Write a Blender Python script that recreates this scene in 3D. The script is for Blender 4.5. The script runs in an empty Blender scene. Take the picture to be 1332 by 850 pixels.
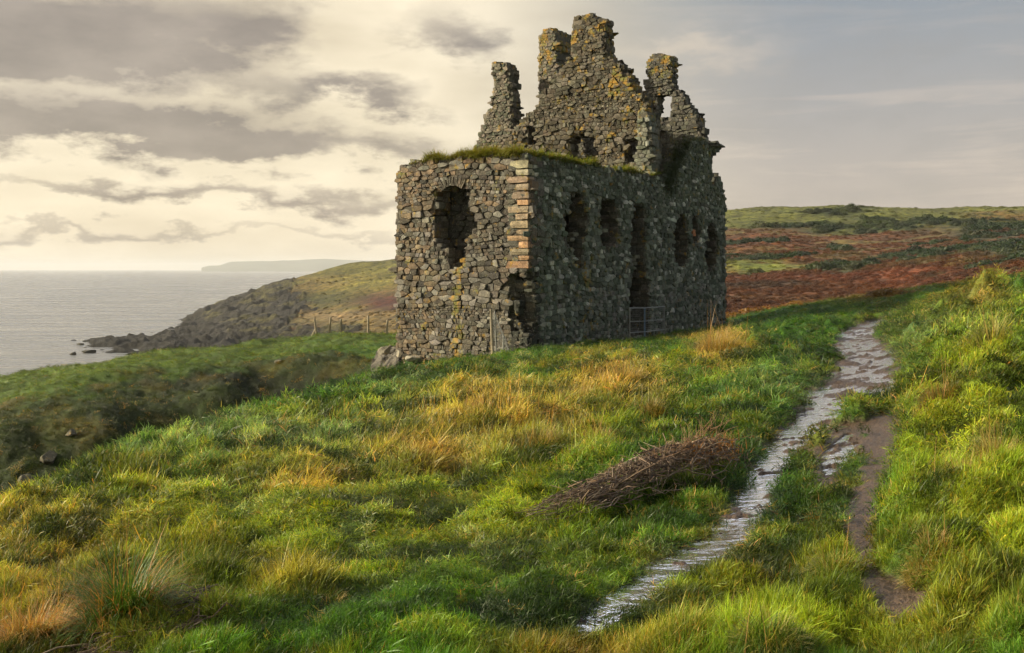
import bpy, math, random
import numpy as np
GRASS = True
from mathutils import Vector, Matrix

random.seed(7)
RNG = np.random.default_rng(11)
SC = bpy.context.scene
COL = SC.collection
F = 1332.0          # focal length in photograph pixels
CX, HY = 666.0, 350.0
SEA = -30.0
SUN_AZ, SUN_EL = math.radians(-86), math.radians(24)

# ------------------------------------------------------------------ helpers
def tag(o, label=None, cat=None, group=None, kind=None):
    if label: o['label'] = label
    if cat: o['category'] = cat
    if group: o['group'] = group
    if kind: o['kind'] = kind
    return o

def empty(name, loc, label, cat, group=None):
    o = bpy.data.objects.new(name, None); COL.objects.link(o)
    o.location = loc
    return tag(o, label, cat, group)

def mesh_from(name, verts, faces, mat, parent=None, col=None, smooth=False, link=True, loc=None):
    """verts Nx3 array, faces: list/array (same length rows) or list of mixed tuples."""
    me = bpy.data.meshes.new(name)
    v = np.asarray(verts, dtype=np.float32)
    if loc is not None: v = v - np.asarray(loc, dtype=np.float32)
    if isinstance(faces, np.ndarray):
        n, k = faces.shape
        me.vertices.add(len(v)); me.vertices.foreach_set('co', v.ravel())
        me.loops.add(n*k); me.loops.foreach_set('vertex_index', faces.astype(np.int32).ravel())
        me.polygons.add(n); me.polygons.foreach_set('loop_start', np.arange(0, n*k, k, dtype=np.int32))
        me.update(calc_edges=True)
    else:
        me.from_pydata([tuple(map(float, p)) for p in v], [], faces)
    if smooth:
        me.polygons.foreach_set('use_smooth', np.ones(len(me.polygons), dtype=bool))
    if col is not None:
        a = me.color_attributes.new('Col', 'FLOAT_COLOR', 'POINT')
        c = np.ones((len(v), 4), dtype=np.float32); col = np.asarray(col); c[:, :col.shape[-1]] = col
        a.data.foreach_set('color', c.ravel())
    if mat: me.materials.append(mat)
    o = bpy.data.objects.new(name, me)
    if link: COL.objects.link(o)
    if parent is not None: o.parent = parent
    if loc is not None and parent is None: o.location = loc
    return o

def hsh(ix, iy, seed):
    n = (ix.astype(np.int64)*374761393 + iy.astype(np.int64)*668265263 + seed*974634777) & 0x7fffffff
    n = ((n ^ (n >> 13)) * 1274126177) & 0x7fffffff
    n = n ^ (n >> 16)
    return (n & 0xffff)/65535.0

def vnoise(x, y, seed=0):
    x = np.asarray(x, float); y = np.asarray(y, float)
    ix = np.floor(x); iy = np.floor(y); fx = x-ix; fy = y-iy
    fx = fx*fx*fx*(fx*(fx*6-15)+10); fy = fy*fy*fy*(fy*(fy*6-15)+10)
    a = hsh(ix, iy, seed); b = hsh(ix+1, iy, seed); c = hsh(ix, iy+1, seed); d = hsh(ix+1, iy+1, seed)
    return (a*(1-fx)+b*fx)*(1-fy)+(c*(1-fx)+d*fx)*fy*1.0

def fbm(x, y, seed=0, octv=4, gain=.5):
    s = 0; a = 1; t = 0
    for k in range(octv):
        ca, sa = math.cos(k*1.1+.4), math.sin(k*1.1+.4)
        s = s + a*(vnoise((x*ca-y*sa)*2**k+17.3*k, (x*sa+y*ca)*2**k-9.1*k, seed+k)*2-1); t += a; a *= gain
    return s/t

def cells(x, y, size, seed):
    """nearest jittered centre: returns distance/size, unit-less offset (dx, dy) and a random value per cell"""
    X = np.asarray(x)/size; Y = np.asarray(y)/size; ix = np.floor(X); iy = np.floor(Y)
    bd = np.full(X.shape, 9.); bx = np.zeros(X.shape); by = np.zeros(X.shape); bi = np.zeros(X.shape)
    for a in (-1, 0, 1):
        for b in (-1, 0, 1):
            cx = ix+a+hsh(ix+a, iy+b, seed)*.9+.05; cy = iy+b+hsh(ix+a, iy+b, seed+5)*.9+.05
            d = np.hypot(X-cx, Y-cy); m = d < bd
            bd = np.where(m, d, bd); bx = np.where(m, X-cx, bx); by = np.where(m, Y-cy, by); bi = np.where(m, hsh(ix+a, iy+b, seed+11), bi)
    return bd, bx, by, bi

def sst(a, b, x):
    t = np.clip((x-a)/(b-a), 0, 1); return t*t*(3-2*t)

def in_poly(px, py, poly):
    px = np.asarray(px, float); py = np.asarray(py, float)
    ins = np.zeros(px.shape, bool); n = len(poly)
    for i in range(n):
        x1, y1 = poly[i]; x2, y2 = poly[(i+1) % n]
        c = ((y1 > py) != (y2 > py))
        with np.errstate(divide='ignore', invalid='ignore'):
            xi = (x2-x1)*(py-y1)/((y2-y1) if y2 != y1 else 1e-9)+x1
        ins ^= c & (px < xi)
    return ins

# ------------------------------------------------------------------ materials
def new_mat(name):
    m = bpy.data.materials.new(name); m.use_nodes = True
    nt = m.node_tree; nt.nodes.clear()
    out = nt.nodes.new('ShaderNodeOutputMaterial')
    return m, nt, out

class N:
    """tiny node builder"""
    def __init__(s, nt): s.nt = nt
    def node(s, t, **kw):
        n = s.nt.nodes.new(t)
        for k, v in kw.items(): setattr(n, k, v)
        return n
    def lk(s, a, b): s.nt.links.new(a, b)
    def put(s, sock, v):
        if isinstance(v, (int, float)): sock.default_value = v
        elif isinstance(v, (tuple, list)):
            sock.default_value = tuple(v)+(1,) if (len(v) == 3 and sock.type == 'RGBA') else tuple(v)
        else: s.lk(v, sock)
    def math(s, op, a, b=0.0, c=None, clamp=False):
        n = s.node('ShaderNodeMath', operation=op, use_clamp=clamp)
        s.put(n.inputs[0], a); s.put(n.inputs[1], b)
        if c is not None: s.put(n.inputs[2], c)
        return n.outputs[0]
    def noise(s, vec, scale, detail=4, rough=.55, dist=0.0, dim='3D'):
        n = s.node('ShaderNodeTexNoise', noise_dimensions=dim)
        if vec is not None: s.lk(vec, n.inputs['Vector'])
        n.inputs['Scale'].default_value = scale; n.inputs['Detail'].default_value = detail
        n.inputs['Roughness'].default_value = rough; n.inputs['Distortion'].default_value = dist
        return n.outputs['Fac']
    def ramp(s, fac, stops):
        n = s.node('ShaderNodeValToRGB'); s.lk(fac, n.inputs[0])
        e = n.color_ramp.elements
        while len(e) < len(stops): e.new(.5)
        for i, (p, c) in enumerate(stops):
            e[i].position = p; e[i].color = tuple(c)+(1,) if len(c) == 3 else c
        return n.outputs[0]
    def mix(s, fac, a, b, blend='MIX'):
        n = s.node('ShaderNodeMix', data_type='RGBA', blend_type=blend)
        s.put(n.inputs[0], fac); s.put(n.inputs[6], a); s.put(n.inputs[7], b)
        return n.outputs[2]
    def vmul(s, vec, v):
        n = s.node('ShaderNodeVectorMath', operation='MULTIPLY'); s.lk(vec, n.inputs[0]); n.inputs[1].default_value = v
        return n.outputs[0]
    def mapr(s, x, a, b, c, d):
        n = s.node('ShaderNodeMapRange'); s.lk(x, n.inputs[0])
        for i, v in zip((1, 2, 3, 4), (a, b, c, d)): n.inputs[i].default_value = v
        return n.outputs[0]

def blade_mat(name, inst=True, trans=.38):
    m, nt, out = new_mat(name); g = N(nt)
    at = g.node('ShaderNodeAttribute', attribute_name='Col')
    c = at.outputs['Color']
    if inst:
        ti = g.node('ShaderNodeAttribute', attribute_name='tint', attribute_type='INSTANCER')
        c = g.mix(1.0, c, ti.outputs['Color'], 'MULTIPLY')
    p = g.node('ShaderNodeBsdfPrincipled'); g.lk(c, p.inputs['Base Color'])
    p.inputs['Roughness'].default_value = .5; p.inputs['Specular IOR Level'].default_value = .35
    t = g.node('ShaderNodeBsdfTranslucent'); g.lk(g.mix(1.0, c, (1.25, 1.15, .5), 'MULTIPLY'), t.inputs[0])
    mx = g.node('ShaderNodeMixShader'); mx.inputs[0].default_value = trans
    g.lk(p.outputs[0], mx.inputs[1]); g.lk(t.outputs[0], mx.inputs[2]); g.lk(mx.outputs[0], out.inputs[0])
    return m

def stone_mat():
    m, nt, out = new_mat('rubble_stone'); g = N(nt)
    at = g.node('ShaderNodeAttribute', attribute_name='Col')
    pos = g.node('ShaderNodeTexCoord').outputs['Object']
    n1 = g.noise(pos, 3.1, 3, .65); n2 = g.noise(pos, 17, 3, .6)
    c = g.mix(1.0, at.outputs['Color'], g.ramp(n1, [(.28, (.55, .55, .52)), (.52, (1, 1, .98)), (.75, (1.5, 1.45, 1.3))]), 'MULTIPLY')
    c = g.mix(1.0, c, g.ramp(n2, [(.3, (.6, .6, .6)), (.6, (1.15, 1.15, 1.15))]), 'MULTIPLY')
    # pale crustose lichen specks, then the yellow lichen where it grows
    v = g.noise(pos, 9, 3, .7)
    c = g.mix(g.mapr(v, .60, .68, 0, .5), c, (.38, .38, .31))
    lf = g.math('ADD', g.noise(pos, 1.7, 4, .7), g.math('MULTIPLY', at.outputs['Alpha'], .22))
    c = g.mix(g.mapr(lf, .60, .68, 0, .75), c, g.ramp(g.noise(pos, 2.7, 2), [(.4, (.15, .15, .035)), (.6, (.34, .19, .025))]))
    p = g.node('ShaderNodeBsdfPrincipled'); g.lk(c, p.inputs['Base Color'])
    p.inputs['Roughness'].default_value = .9; p.inputs['Specular IOR Level'].default_value = .25
    b = g.node('ShaderNodeBump'); b.inputs['Strength'].default_value = .7; b.inputs['Distance'].default_value = .05
    g.lk(g.math('ADD', n2, g.math('MULTIPLY', v, .4)), b.inputs['Height'])
    g.lk(b.outputs[0], p.inputs['Normal']); g.lk(p.outputs[0], out.inputs[0])
    return m

def simple_mat(name, col, rough=.8, metal=0.0, var=.3, scale=20, bump=.2):
    m, nt, out = new_mat(name); g = N(nt)
    pos = g.node('ShaderNodeTexCoord').outputs['Object']
    n = g.noise(pos, scale, 5, .6)
    lo = tuple(x*(1-var) for x in col); hi = tuple(min(1, x*(1+var)) for x in col)
    c = g.ramp(n, [(.3, lo), (.7, hi)])
    p = g.node('ShaderNodeBsdfPrincipled'); g.lk(c, p.inputs['Base Color'])
    p.inputs['Roughness'].default_value = rough; p.inputs['Metallic'].default_value = metal
    b = g.node('ShaderNodeBump'); b.inputs['Strength'].default_value = bump; b.inputs['Distance'].default_value = .01
    g.lk(n, b.inputs['Height']); g.lk(b.outputs[0], p.inputs['Normal']); g.lk(p.outputs[0], out.inputs[0])
    return m

# ------------------------------------------------------------------ terrain base surface
# (px, py, D): a point seen at that pixel at forward distance D ; ('z', px, D, z): explicit height
CP = [
 (0,850,5.6),(330,850,5.2),(666,850,4.9),(1000,850,4.7),(1332,850,4.2),
 ('z',0,2,-1.7),('z',666,2,-1.7),('z',1332,2,-1.55),('z',1800,2,-1.3),('z',-500,2,-1.9),
 ('z',-500,6,-2.9),('z',-700,14,-5),('z',-700,30,-13),('z',1800,6,-1.0),('z',1900,14,.0),('z',1900,35,1.0),
 (0,700,9.6),(300,700,8.6),(666,700,7.7),(960,670,8.7),(1140,680,7.7),(1332,700,5.9),(1240,690,6.7),
 (500,600,13.6),(666,600,12.8),(850,600,12.2),(1000,600,11.6),(1150,600,10.6),(1332,600,8.0),(1250,590,9.3),
 (600,520,23),(700,520,21.5),(800,520,20.5),(900,520,19.5),(1000,520,18.5),(1110,510,18.2),(1210,520,15),(1332,500,11.5),
 # lip of the gully on this side
 (0,664,12.5),(110,622,17),(250,584,23),(380,541,31),(450,517,37),
 # castle footing
 (520,470,52.7),(600,463,50),(690,453,48),(780,440,53.4),(870,428,60),(940,420,66.3),('z',760,62,-3.9),('z',800,80,-4.5),('z',640,70,-4.8),
 (560,494,38),(640,484,36),(700,476,37),(600,476,46),(650,468,44),(700,464,43),(760,454,47),(830,440,54),(850,452,38),(930,436,48),(1000,462,30),(1000,422,42),
 (1110,432,37),(1150,408,46),(1000,400,76),(1130,385,85),(1240,367,74),(1332,354,58),
 (1332,430,18),(1332,382,33),(1250,405,34),(1200,440,27.5),(1255,462,20),
 ('z',960,112,-9),('z',1150,122,-6.5),('z',1332,100,-3),('z',1800,90,2),
 # moor
 (950,398,165),(1100,372,200),(1332,348,165),(950,345,270),(1130,332,280),(1332,322,255),
 (950,305,400),(1130,302,385),(1332,300,350),(950,273,530),(1100,267,505),(1332,268,480),
 (780,280,540),('z',1900,200,12),('z',1900,480,34),('z',950,760,18),('z',1332,760,18),('z',1900,760,20),
 ('z',700,760,10),(700,420,150),(650,390,300),
 # gully floor and far wall
 ('z',-100,25,-13.5),('z',20,25,-13),('z',120,28,-12.5),('z',250,34,-12),('z',380,41,-10.5),('z',470,48,-7.5),
 ('z',-100,37,-13.5),('z',20,37,-12.8),('z',130,40,-12),('z',290,46,-11.3),('z',410,51,-9.4),
 (0,570,46),(130,535,48.5),(290,500,55),(410,478,58.5),
 (0,530,51.5),(130,498,54.5),(290,470,61),(410,456,63),(500,450,62),
 (0,490,64),(100,477,70),(200,460,75),(330,446,80),(430,434,84),(515,430,80),('z',-300,58,-8),('z',-300,70,-12),
 ('z',-100,110,-24),('z',100,118,-24),('z',330,125,-20),('z',515,125,-14),
 ('z',-200,170,-40),('z',60,170,-38),('z',250,200,-33),('z',515,200,-22),
 # rocky headland and coast
 ('z',60,300,-42),('z',100,360,-34),(165,462,365),(215,463,350),('z',60,480,-38),(120,444,432),('z',160,520,-38),
 (300,448,385),(300,430,432),(245,420,562),('z',200,600,-38),(262,405,600),('z',200,720,-44),(300,390,625),(340,376,642),(380,363,660),
 ('z',330,760,-36),('z',420,860,-20),(440,348,685),(517,338,705),(380,425,430),(450,425,385),(460,402,430),(515,402,400),(515,372,520),(420,382,560),
 (600,335,720),('z',-500,360,-48),('z',-500,800,-55),('z',300,900,-45),('z',700,900,-10),
]
_P = []
for c in CP:
    if c[0] == 'z': _, px, D, z = c
    else: px, py, D = c; z = (HY-py)/F*D
    _P.append(((px-CX)/F, math.log(D), z))
_P = np.array(_P)
KS = 2.2
def _feat(t, l): return np.stack([np.asarray(t)*KS, np.asarray(l)], -1)
_X = _feat(_P[:, 0], _P[:, 1])
# heights are solved as z/D so that one smooth surface serves both near and far ground
_Y = _P[:, 2]/np.exp(_P[:, 1])
_n = len(_X)
_d = np.sqrt(((_X[:, None]-_X[None])**2).sum(-1)+.0004)
_A = np.zeros((_n+3, _n+3)); _A[:_n, :_n] = _d; _A[:_n, _n] = 1; _A[:_n, _n+1:] = _X; _A[_n:, :_n] = _A[:_n, _n:].T
_W = np.linalg.solve(_A, np.concatenate([_Y, np.zeros(3)]))
def Hb(x, y):
    x = np.asarray(x, float); y = np.maximum(np.asarray(y, float), .8)
    sh = np.broadcast(x, y).shape
    q = _feat(np.broadcast_to(x/y, sh).ravel(), np.broadcast_to(np.log(y), sh).ravel())
    r = np.empty(len(q))
    for i in range(0, len(q), 40000):
        qq = q[i:i+40000]
        d = np.sqrt(((qq[:, None]-_X[None])**2).sum(-1)+.0004)
        r[i:i+40000] = d@_W[:_n]+_W[_n]+qq@_W[_n+1:]
    return r.reshape(sh)*y

_DS = np.exp(np.linspace(math.log(2.5), math.log(880), 900))
def hit(px, py, dmin=2.5, fn=None):
    t = (px-CX)/F; k = (HY-py)/F
    D = _DS[_DS >= dmin]
    f = (fn or Hb)(t*D, D)-k*D
    i = np.argmax(f > 0)
    if i == 0: return None
    a = f[i-1]/(f[i-1]-f[i]+1e-12); d = D[i-1]+(D[i]-D[i-1])*a
    return np.array([t*d, d, k*d])

def line_world(pts):
    out = []
    for px, py, w in pts:
        h = hit(px, py)
        out.append((h[0], h[1], w/2/F*h[1]))
    return out

def line_dist(x, y, pts):
    """normalised distance (1 = edge of the band) to a polyline of varying half width"""
    best = np.full(x.shape, 9.0)
    for (x1, y1, w1), (x2, y2, w2) in zip(pts[:-1], pts[1:]):
        L2 = (x2-x1)**2+(y2-y1)**2
        s = np.clip(((x-x1)*(x2-x1)+(y-y1)*(y2-y1))/L2, 0, 1)
        d = np.hypot(x-(x1+s*(x2-x1)), y-(y1+s*(y2-y1)))/(w1+(w2-w1)*s)
        best = np.minimum(best, d)
    return best

WET = line_world([(752,806,26),(790,780,46),(848,738,66),(905,706,66),(940,690,74),(966,660,48),(1000,602,46),(1042,552,62),(1080,524,96),(1112,500,120),(1135,480,118),(1122,455,74),(1112,432,50),(1135,414,44),(1165,406,36)])
WET2 = line_world([(1104,556,10),(1096,570,30),(1088,588,38),(1078,610,8)])
WETR = line_world([(1105,468,50),(1150,478,60),(1185,474,26)])
RUT = line_world([(1152,535,40),(1148,570,50),(1132,615,48),(1122,655,34),(1115,690,46),(1130,728,18),(1160,762,70),(1175,785,44)])
MUDS = line_world([(1072,628,30),(1088,585,54),(1108,548,50)])
PUD = line_world([(470,692,14),(510,690,24),(550,688,10)])
def masks(x, y):
    wob = .42*fbm(x*1.6, y*1.6, 71, 3)+.55*fbm(x*4.2, y*4.2, 72, 4)
    wet = np.minimum(np.minimum(line_dist(x, y, WET), line_dist(x, y, WET2)), np.minimum(line_dist(x, y, WETR), line_dist(x, y, PUD)))+wob
    mud = np.minimum(line_dist(x, y, RUT), line_dist(x, y, MUDS))+wob*1.3
    wet = np.where(y < 60, wet, 9.); mud = np.where(y < 60, mud, 9.)
    return wet, mud

ROCKPOLY = [(60,480),(90,436),(235,412),(262,396),(345,362),(376,356),(385,378),(405,402),(368,424),(470,428),(440,450),(330,478)]
def pix(x, y, z): return CX+F*x/y, HY-F*z/y

def rock_mask(x, y, zb):
    px, py = pix(x, y, zb)
    n1 = fbm(x/9, y/9, 31, 4); n2 = fbm(x/11, y/11, 37, 4)
    far = in_poly(px+22*n1, py+12*n2, ROCKPOLY) & (y > 230) & (px < 520)
    low = (y > 120) & (zb < SEA+2) & (px < 560)
    m = (far | low).astype(float)
    # broken rock in the gully, and by the castle's left footing
    for (cx, cy, rx, ry, d0, d1) in [(505,470,22,30,36,80)]:
        b = np.exp(-((px-cx)/rx)**2-((py-cy)/ry)**2)*(y > d0)*(y < d1)
        m = np.maximum(m, (b+.5*n1 > .52).astype(float)*(b > .25))
    return m

def sink(y): return (1-sst(70, 140, y))*(.07+.09*sst(14, 30, y)+.12*sst(40, 60, y))
def H(x, y, full=False):
    zb = Hb(x, y)
    wet, mud = masks(x, y)
    px, py = pix(x, y, zb)
    rk = rock_mask(x, y, zb)
    # hummocks
    hum = .21*fbm(x/1.3, y/1.3, 3, 3)+.09*fbm(x/.5, y/.5, 5, 3)
    calm = np.clip(1-.55*np.exp(-((px-520)/330)**2-((py-760)/120)**2)-.3*np.exp(-((px-960)/120)**2-((py-600)/100)**2), .3, 1)
    bank = np.exp(-((px-1290)/110)**2)*(y < 45)
    cd_, _, _, ci_ = cells(x, y, .62, 301); ce_, _, _, cj_ = cells(x, y, 1.5, 302)
    hum = hum+.16*np.clip(1-cd_*1.5, -.1, 1)*(.3+ci_)+.30*np.clip(1-ce_*1.5, -.1, 1)*np.clip(cj_-.35, 0, 1)*sst(7, 16, y)
    near = 1-sst(70, 140, y)
    path = np.minimum(sst(.8, 1.7+1.6*(y < 13), wet), sst(.8, 1.5+.8*(y < 13), mud))
    z = zb+hum*calm*near*(1+.9*bank)*(.06+.94*path)*(1+sst(14, 40, y)*.6)*(1-.65*sst(40, 50, y))
    z += near*sst(16, 40, y)*path*(.2*fbm(x/4, y/4, 8, 3))-sink(y)
    # terracettes and clumps on the gully's far wall
    gul = sst(.5, 3.0, (-5.6-zb))*(y > 18)*(y < 72)*(px < 520)
    z += gul*(.5*fbm(x/4.5, y/3.2, 12, 3)+.25*np.abs(fbm(x/1.1, y/1.1, 14, 3)))
    z += (y > 42)*(y < 100)*(px < 540)*sst(42, 50, y)*(.30*fbm(x/5, y/4, 17, 3)+.10*fbm(x/1.8, y/1.8, 18, 2))
    farw = sst(90, 170, y)
    z += farw*(1-rk)*(2.2*fbm(x/34, y/24, 21, 4)+.35*fbm(x/6, y/6, 22, 3))
    rr = 1-np.abs(fbm(x/15+y/30, y/11-x/40, 33, 5))*2
    z += rk*np.where(y > 110, (rr-.4)*2.6+2.0*fbm(x/6, y/2.5, 34, 4), (1-np.abs(fbm(x/1.2, y/1.2, 35, 4))*2-.4)*.55)
    # wet path is let a little into the ground, mud ruts too
    wm = 1-sst(.85, 1.25, wet); mm = 1-sst(.7, 1.3, mud)
    rough = (.030+.02*sst(10, 22, y))*fbm(x*2.1, y*1.1, 41, 4)+.016*fbm(x*7, y*7, 42, 3)
    z += wm*(-.062+rough*1.25+.05*np.clip(fbm(x*3.2, y*5.5, 43, 5, .65)-.06, 0, 1)*(2.1+.8*sst(9, 16, y)))+mm*(-.004+rough*1.3)*(1-wm)
    if full: return z, zb, wet, mud, rk, px, py
    return z

# ------------------------------------------------------------------ ground cover zones (albedo, sward height)
C_G, C_YG, C_TAN, C_OR, C_FR, C_DG, C_OL = map(np.array, [(.048,.140,.014),(.215,.295,.022),(.33,.25,.075),(.27,.165,.05),(.16,.26,.125),(.022,.060,.010),(.10,.105,.018)])
C_BK, C_BK2, C_GO, C_MUD, C_ROCK = map(np.array, [(.135,.050,.017),(.075,.034,.015),(.022,.040,.015),(.060,.038,.024),(.12,.11,.095)])
# px, py, rx, ry, colour, weight, sward height (m)
ZONES = [
 (240,672,420,62,C_YG,.8,.038),(620,690,200,90,C_YG,.65,.038),(480,770,260,60,C_G,.6,.045),(640,800,160,60,C_G,.7,.05),
 (470,580,230,36,C_FR,1.,.13),(250,600,120,30,C_FR,.6,.14),(620,508,130,26,C_FR,.55,.15),(420,545,60,16,C_OL,.5,.22),
 (600,482,150,20,C_DG,.45,.18),(760,465,120,22,C_G,.7,.2),
 (660,555,130,36,C_TAN,.72,.30),(800,500,70,34,C_TAN,.9,.36),(560,595,60,22,C_OR,.6,.30),(720,590,90,26,C_OL,.6,.34),(630,520,50,26,C_TAN,.6,.34),
 (400,625,80,16,C_TAN,.7,.20),(180,628,50,18,C_OL,.6,.22),(850,545,60,26,C_OL,.5,.24),(510,600,40,14,C_OR,.5,.2),
 (980,480,110,60,C_G,.7,.16),(1010,520,90,46,C_FR,.35,.14),(940,560,120,40,C_DG,.35,.16),
 (930,455,42,24,C_TAN,.95,.40),(930,640,140,70,C_DG,.50,.12),(820,690,120,40,C_G,.5,.11),(1000,620,60,60,C_DG,.4,.09),
 (1060,440,50,26,C_G,.6,.1),(1250,400,130,26,C_G,.6,.22),(1200,420,60,30,C_OL,.35,.1),
 (1290,470,80,50,C_YG,.75,.17),(1290,580,100,90,C_YG,.85,.16),(1235,540,40,30,C_OL,.7,.22),(1215,440,60,24,C_FR,.4,.25),(1270,400,50,20,C_TAN,.5,.3),
 (1290,720,110,100,C_YG,.9,.13),(1230,790,120,70,C_YG,.5,.11),(1080,610,30,50,C_OL,.8,.12),(1050,650,50,40,C_G,.5,.1),
 (1080,730,70,50,C_YG,.9,.17),(980,740,90,60,C_OL,.8,.07),(880,790,120,60,C_YG,.55,.11),(1290,820,110,60,C_OL,.8,.12),(780,835,110,36,C_OR,.65,.13),(1000,820,160,50,C_YG,.6,.15),(850,770,60,30,C_OL,.6,.06),
 (90,800,150,80,C_OR,.6,.13),(60,700,140,40,C_TAN,.6,.15),(240,720,120,40,C_OL,.55,.22),(160,790,70,60,C_DG,.8,.13),(370,745,60,30,C_TAN,.55,.24),(270,800,80,40,C_OL,.6,.12),
 (1000,408,60,10,C_G,.6,.16),(1150,390,60,8,C_OL,.6,.2),
]
def cover(x, y, z, zb, wet, mud, rk, px, py):
    n1 = fbm(x*.5, y*.5, 51, 4); n2 = fbm(x*1.7, y*1.7, 52, 4); n3 = fbm(x/14, y/14, 53, 4)
    sh = x.shape
    c = np.ones(sh+(3,))*C_G; h = np.full(sh, .13)
    qx = px+45*n1+18*n2; qy = py+14*n1*np.clip(y/8, .4, 1.4)+8*n2
    for (a, b, rx, ry, cc, w, hh) in ZONES:
        g = np.exp(-(((qx-a)/rx)**2+((qy-b)/ry)**2)**1.3)*(y < 95)
        g = np.where(y < 95, g, 0)
        wgt = np.clip(w*g*(1+.6*n2), 0, 1)
        c = c*(1-wgt[..., None])+cc*wgt[..., None]; h = h*(1-g)+hh*g
    # mottling: straw and deep green patches everywhere
    m = sst(.12, .5, n2+.4*n1)*.5; c = c*(1-m[..., None])+C_YG*m[..., None]
    m = sst(.15, .5, -n2+.3*n1)*.55; c = c*(1-m[..., None])+C_DG*m[..., None]
    # far flank of the gully: rank dark herbage, with the wall's shade and lit crest painted into it
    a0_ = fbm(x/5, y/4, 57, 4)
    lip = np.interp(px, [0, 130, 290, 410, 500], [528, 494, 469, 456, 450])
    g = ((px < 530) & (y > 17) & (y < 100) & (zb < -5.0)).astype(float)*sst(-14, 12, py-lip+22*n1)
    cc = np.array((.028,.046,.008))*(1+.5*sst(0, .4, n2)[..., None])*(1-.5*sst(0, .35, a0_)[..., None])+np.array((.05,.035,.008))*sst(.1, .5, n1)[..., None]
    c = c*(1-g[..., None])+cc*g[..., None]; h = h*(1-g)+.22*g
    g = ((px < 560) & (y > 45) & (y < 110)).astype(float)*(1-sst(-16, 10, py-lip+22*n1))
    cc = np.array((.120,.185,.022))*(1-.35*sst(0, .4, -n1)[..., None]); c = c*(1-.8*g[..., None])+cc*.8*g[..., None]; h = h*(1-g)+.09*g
    # ---------------- far country
    far = sst(88, 120, y)
    a1 = fbm(x/28, y/28, 61, 5); a2 = fbm(x/9, y/9, 62, 4)
    f = np.ones(sh+(3,))*np.array((.115,.125,.022))
    # left headland: grass, brown bracken, crimson patch near the ruin
    f = np.where((px < 700)[..., None], np.array((.10,.095,.022))*(1+.5*a1[..., None]), f)
    def bl(f, g, col): g = np.clip(g, 0, 1)[..., None]; return f*(1-g)+np.asarray(col)*g
    ql = (px < 700)
    f = bl(f, ql*sst(.0, .3, a1+.2)*.6*sst(352, 366, py), (.13,.075,.03))
    f = bl(f, ql*np.exp(-((px+14*a1-500)/42)**2-((py+8*a2-392)/13)**2)*1.1, (.075,.022,.015))
    f = bl(f, ql*np.exp(-((px-400)/55)**2-((py-388)/9)**2)*(a2 > -.2), (.035,.040,.012))
    f = bl(f, ql*np.exp(-((px-440)/60)**2-((py-412)/7)**2), (.17,.12,.06))
    f = bl(f, ql*np.exp(-((px-380)/50)**2-((py-428)/9)**2)*.8, (.11,.07,.05))
    f = bl(f, ql*np.exp(-((px-470)/50)**2-((py-366)/10)**2)*.8, (.19,.17,.035))
    qr = (px >= 700)
    wob = 14*a1+5*a2
    y2 = py+wob*.7
    rust = sst(297, 304, y2-(px-942)*-.006)
    f = bl(f, qr*rust, C_BK); f = bl(f, qr*rust*sst(0, .35, a2), C_BK2); f = bl(f, qr*rust*sst(.1, .45, a1)*.8, (.12,.085,.025))
    band = np.exp(-((y2-296)/5.5)**2)*sst(940, 1000, px)
    f = bl(f, qr*band*(a2 > -.28), C_GO)
    f = bl(f, qr*np.exp(-((y2-276)/3)**2)*np.exp(-((px-1080)/60)**2), C_GO)
    f = bl(f, qr*np.exp(-((y2-283)/4)**2)*sst(1230, 1290, px)*.8, (.17,.09,.03))
    st_ = fbm(x/34, y/13, 66, 4); f = bl(f, qr*(st_ > .30)*(y2 > 300)*(y2 < 362), C_GO*1.1); f = bl(f, .6*qr*(st_ < -.30)*(y2 > 300), (.13, .12, .035))
    for (cx, cy, rx, ry) in [(1300,305,60,11),(1320,330,70,11),(1190,338,50,6),(1120,352,34,5),(1000,375,60,12),(1090,320,26,4),(1250,290,70,5),(1160,288,50,4)]:
        f = bl(f, qr*1.4*np.exp(-((px-cx)/rx)**2-((y2-cy)/ry)**2)*(a2 > -.2), C_GO if cy < 360 else (.045,.026,.014))
    f = bl(f, qr*np.exp(-((px-985)/48)**2-((y2-348)/5)**2)*1.2, (.16,.19,.03))
    f = bl(f, qr*np.exp(-((px-1130)/190)**2-((y2-362)/6)**2)*.9, (.15,.045,.02))
    f = bl(f, qr*sst(372, 384, y2)*.8, (.12,.045,.017))
    f = .82*f*(1+.6*a2+.35*fbm(x/3.5, y/3.5, 67, 3))[..., None].clip(.3, 2)
    c = c*(1-far[..., None])+f*far[..., None]
    # bracken strip on the ridge behind the path
    g = np.exp(-((px-1180)/120)**2)*np.exp(-((py+4*a2-(390-.115*(px-1040)))/5)**2)*(y > 62)*(y < 140)
    c = bl(c, g*.9, (.20,.07,.025))
    c = bl(c, ((px > 930)*(px < 1060)*(y > 78)*(y < 130)).astype(float)*sst(0, 1, a2+.7)*.8, (.19,.07,.025))
    c = bl(c, ((px > 1100)*(y > 62)*(y < 100)).astype(float)*np.exp(-((py-(376-.07*(px-1150)))/2.2)**2), (.07,.17,.03))
    h = np.where(y > 100, .5, h)
    # bare surfaces
    rcol = C_ROCK*(.72-.55*(y > 110))[..., None]*(1+.5*a2[..., None]+.5*n2[..., None])
    rcol = rcol*(1-.6*sst(SEA+4.5, SEA+1.2, z+1.5*a2)[..., None])
    rcol = bl(rcol, sst(.05, .3, a2+.5*n3)*.7*(z > SEA+5)*(y > 110), (.075,.070,.022))
    c = bl(c, rk, rcol); h = np.where(rk > .5, 0, h)
    verge = 1-sst(1.15, 1.9, np.minimum(wet, mud)); h = h*(1-.55*verge)
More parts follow.
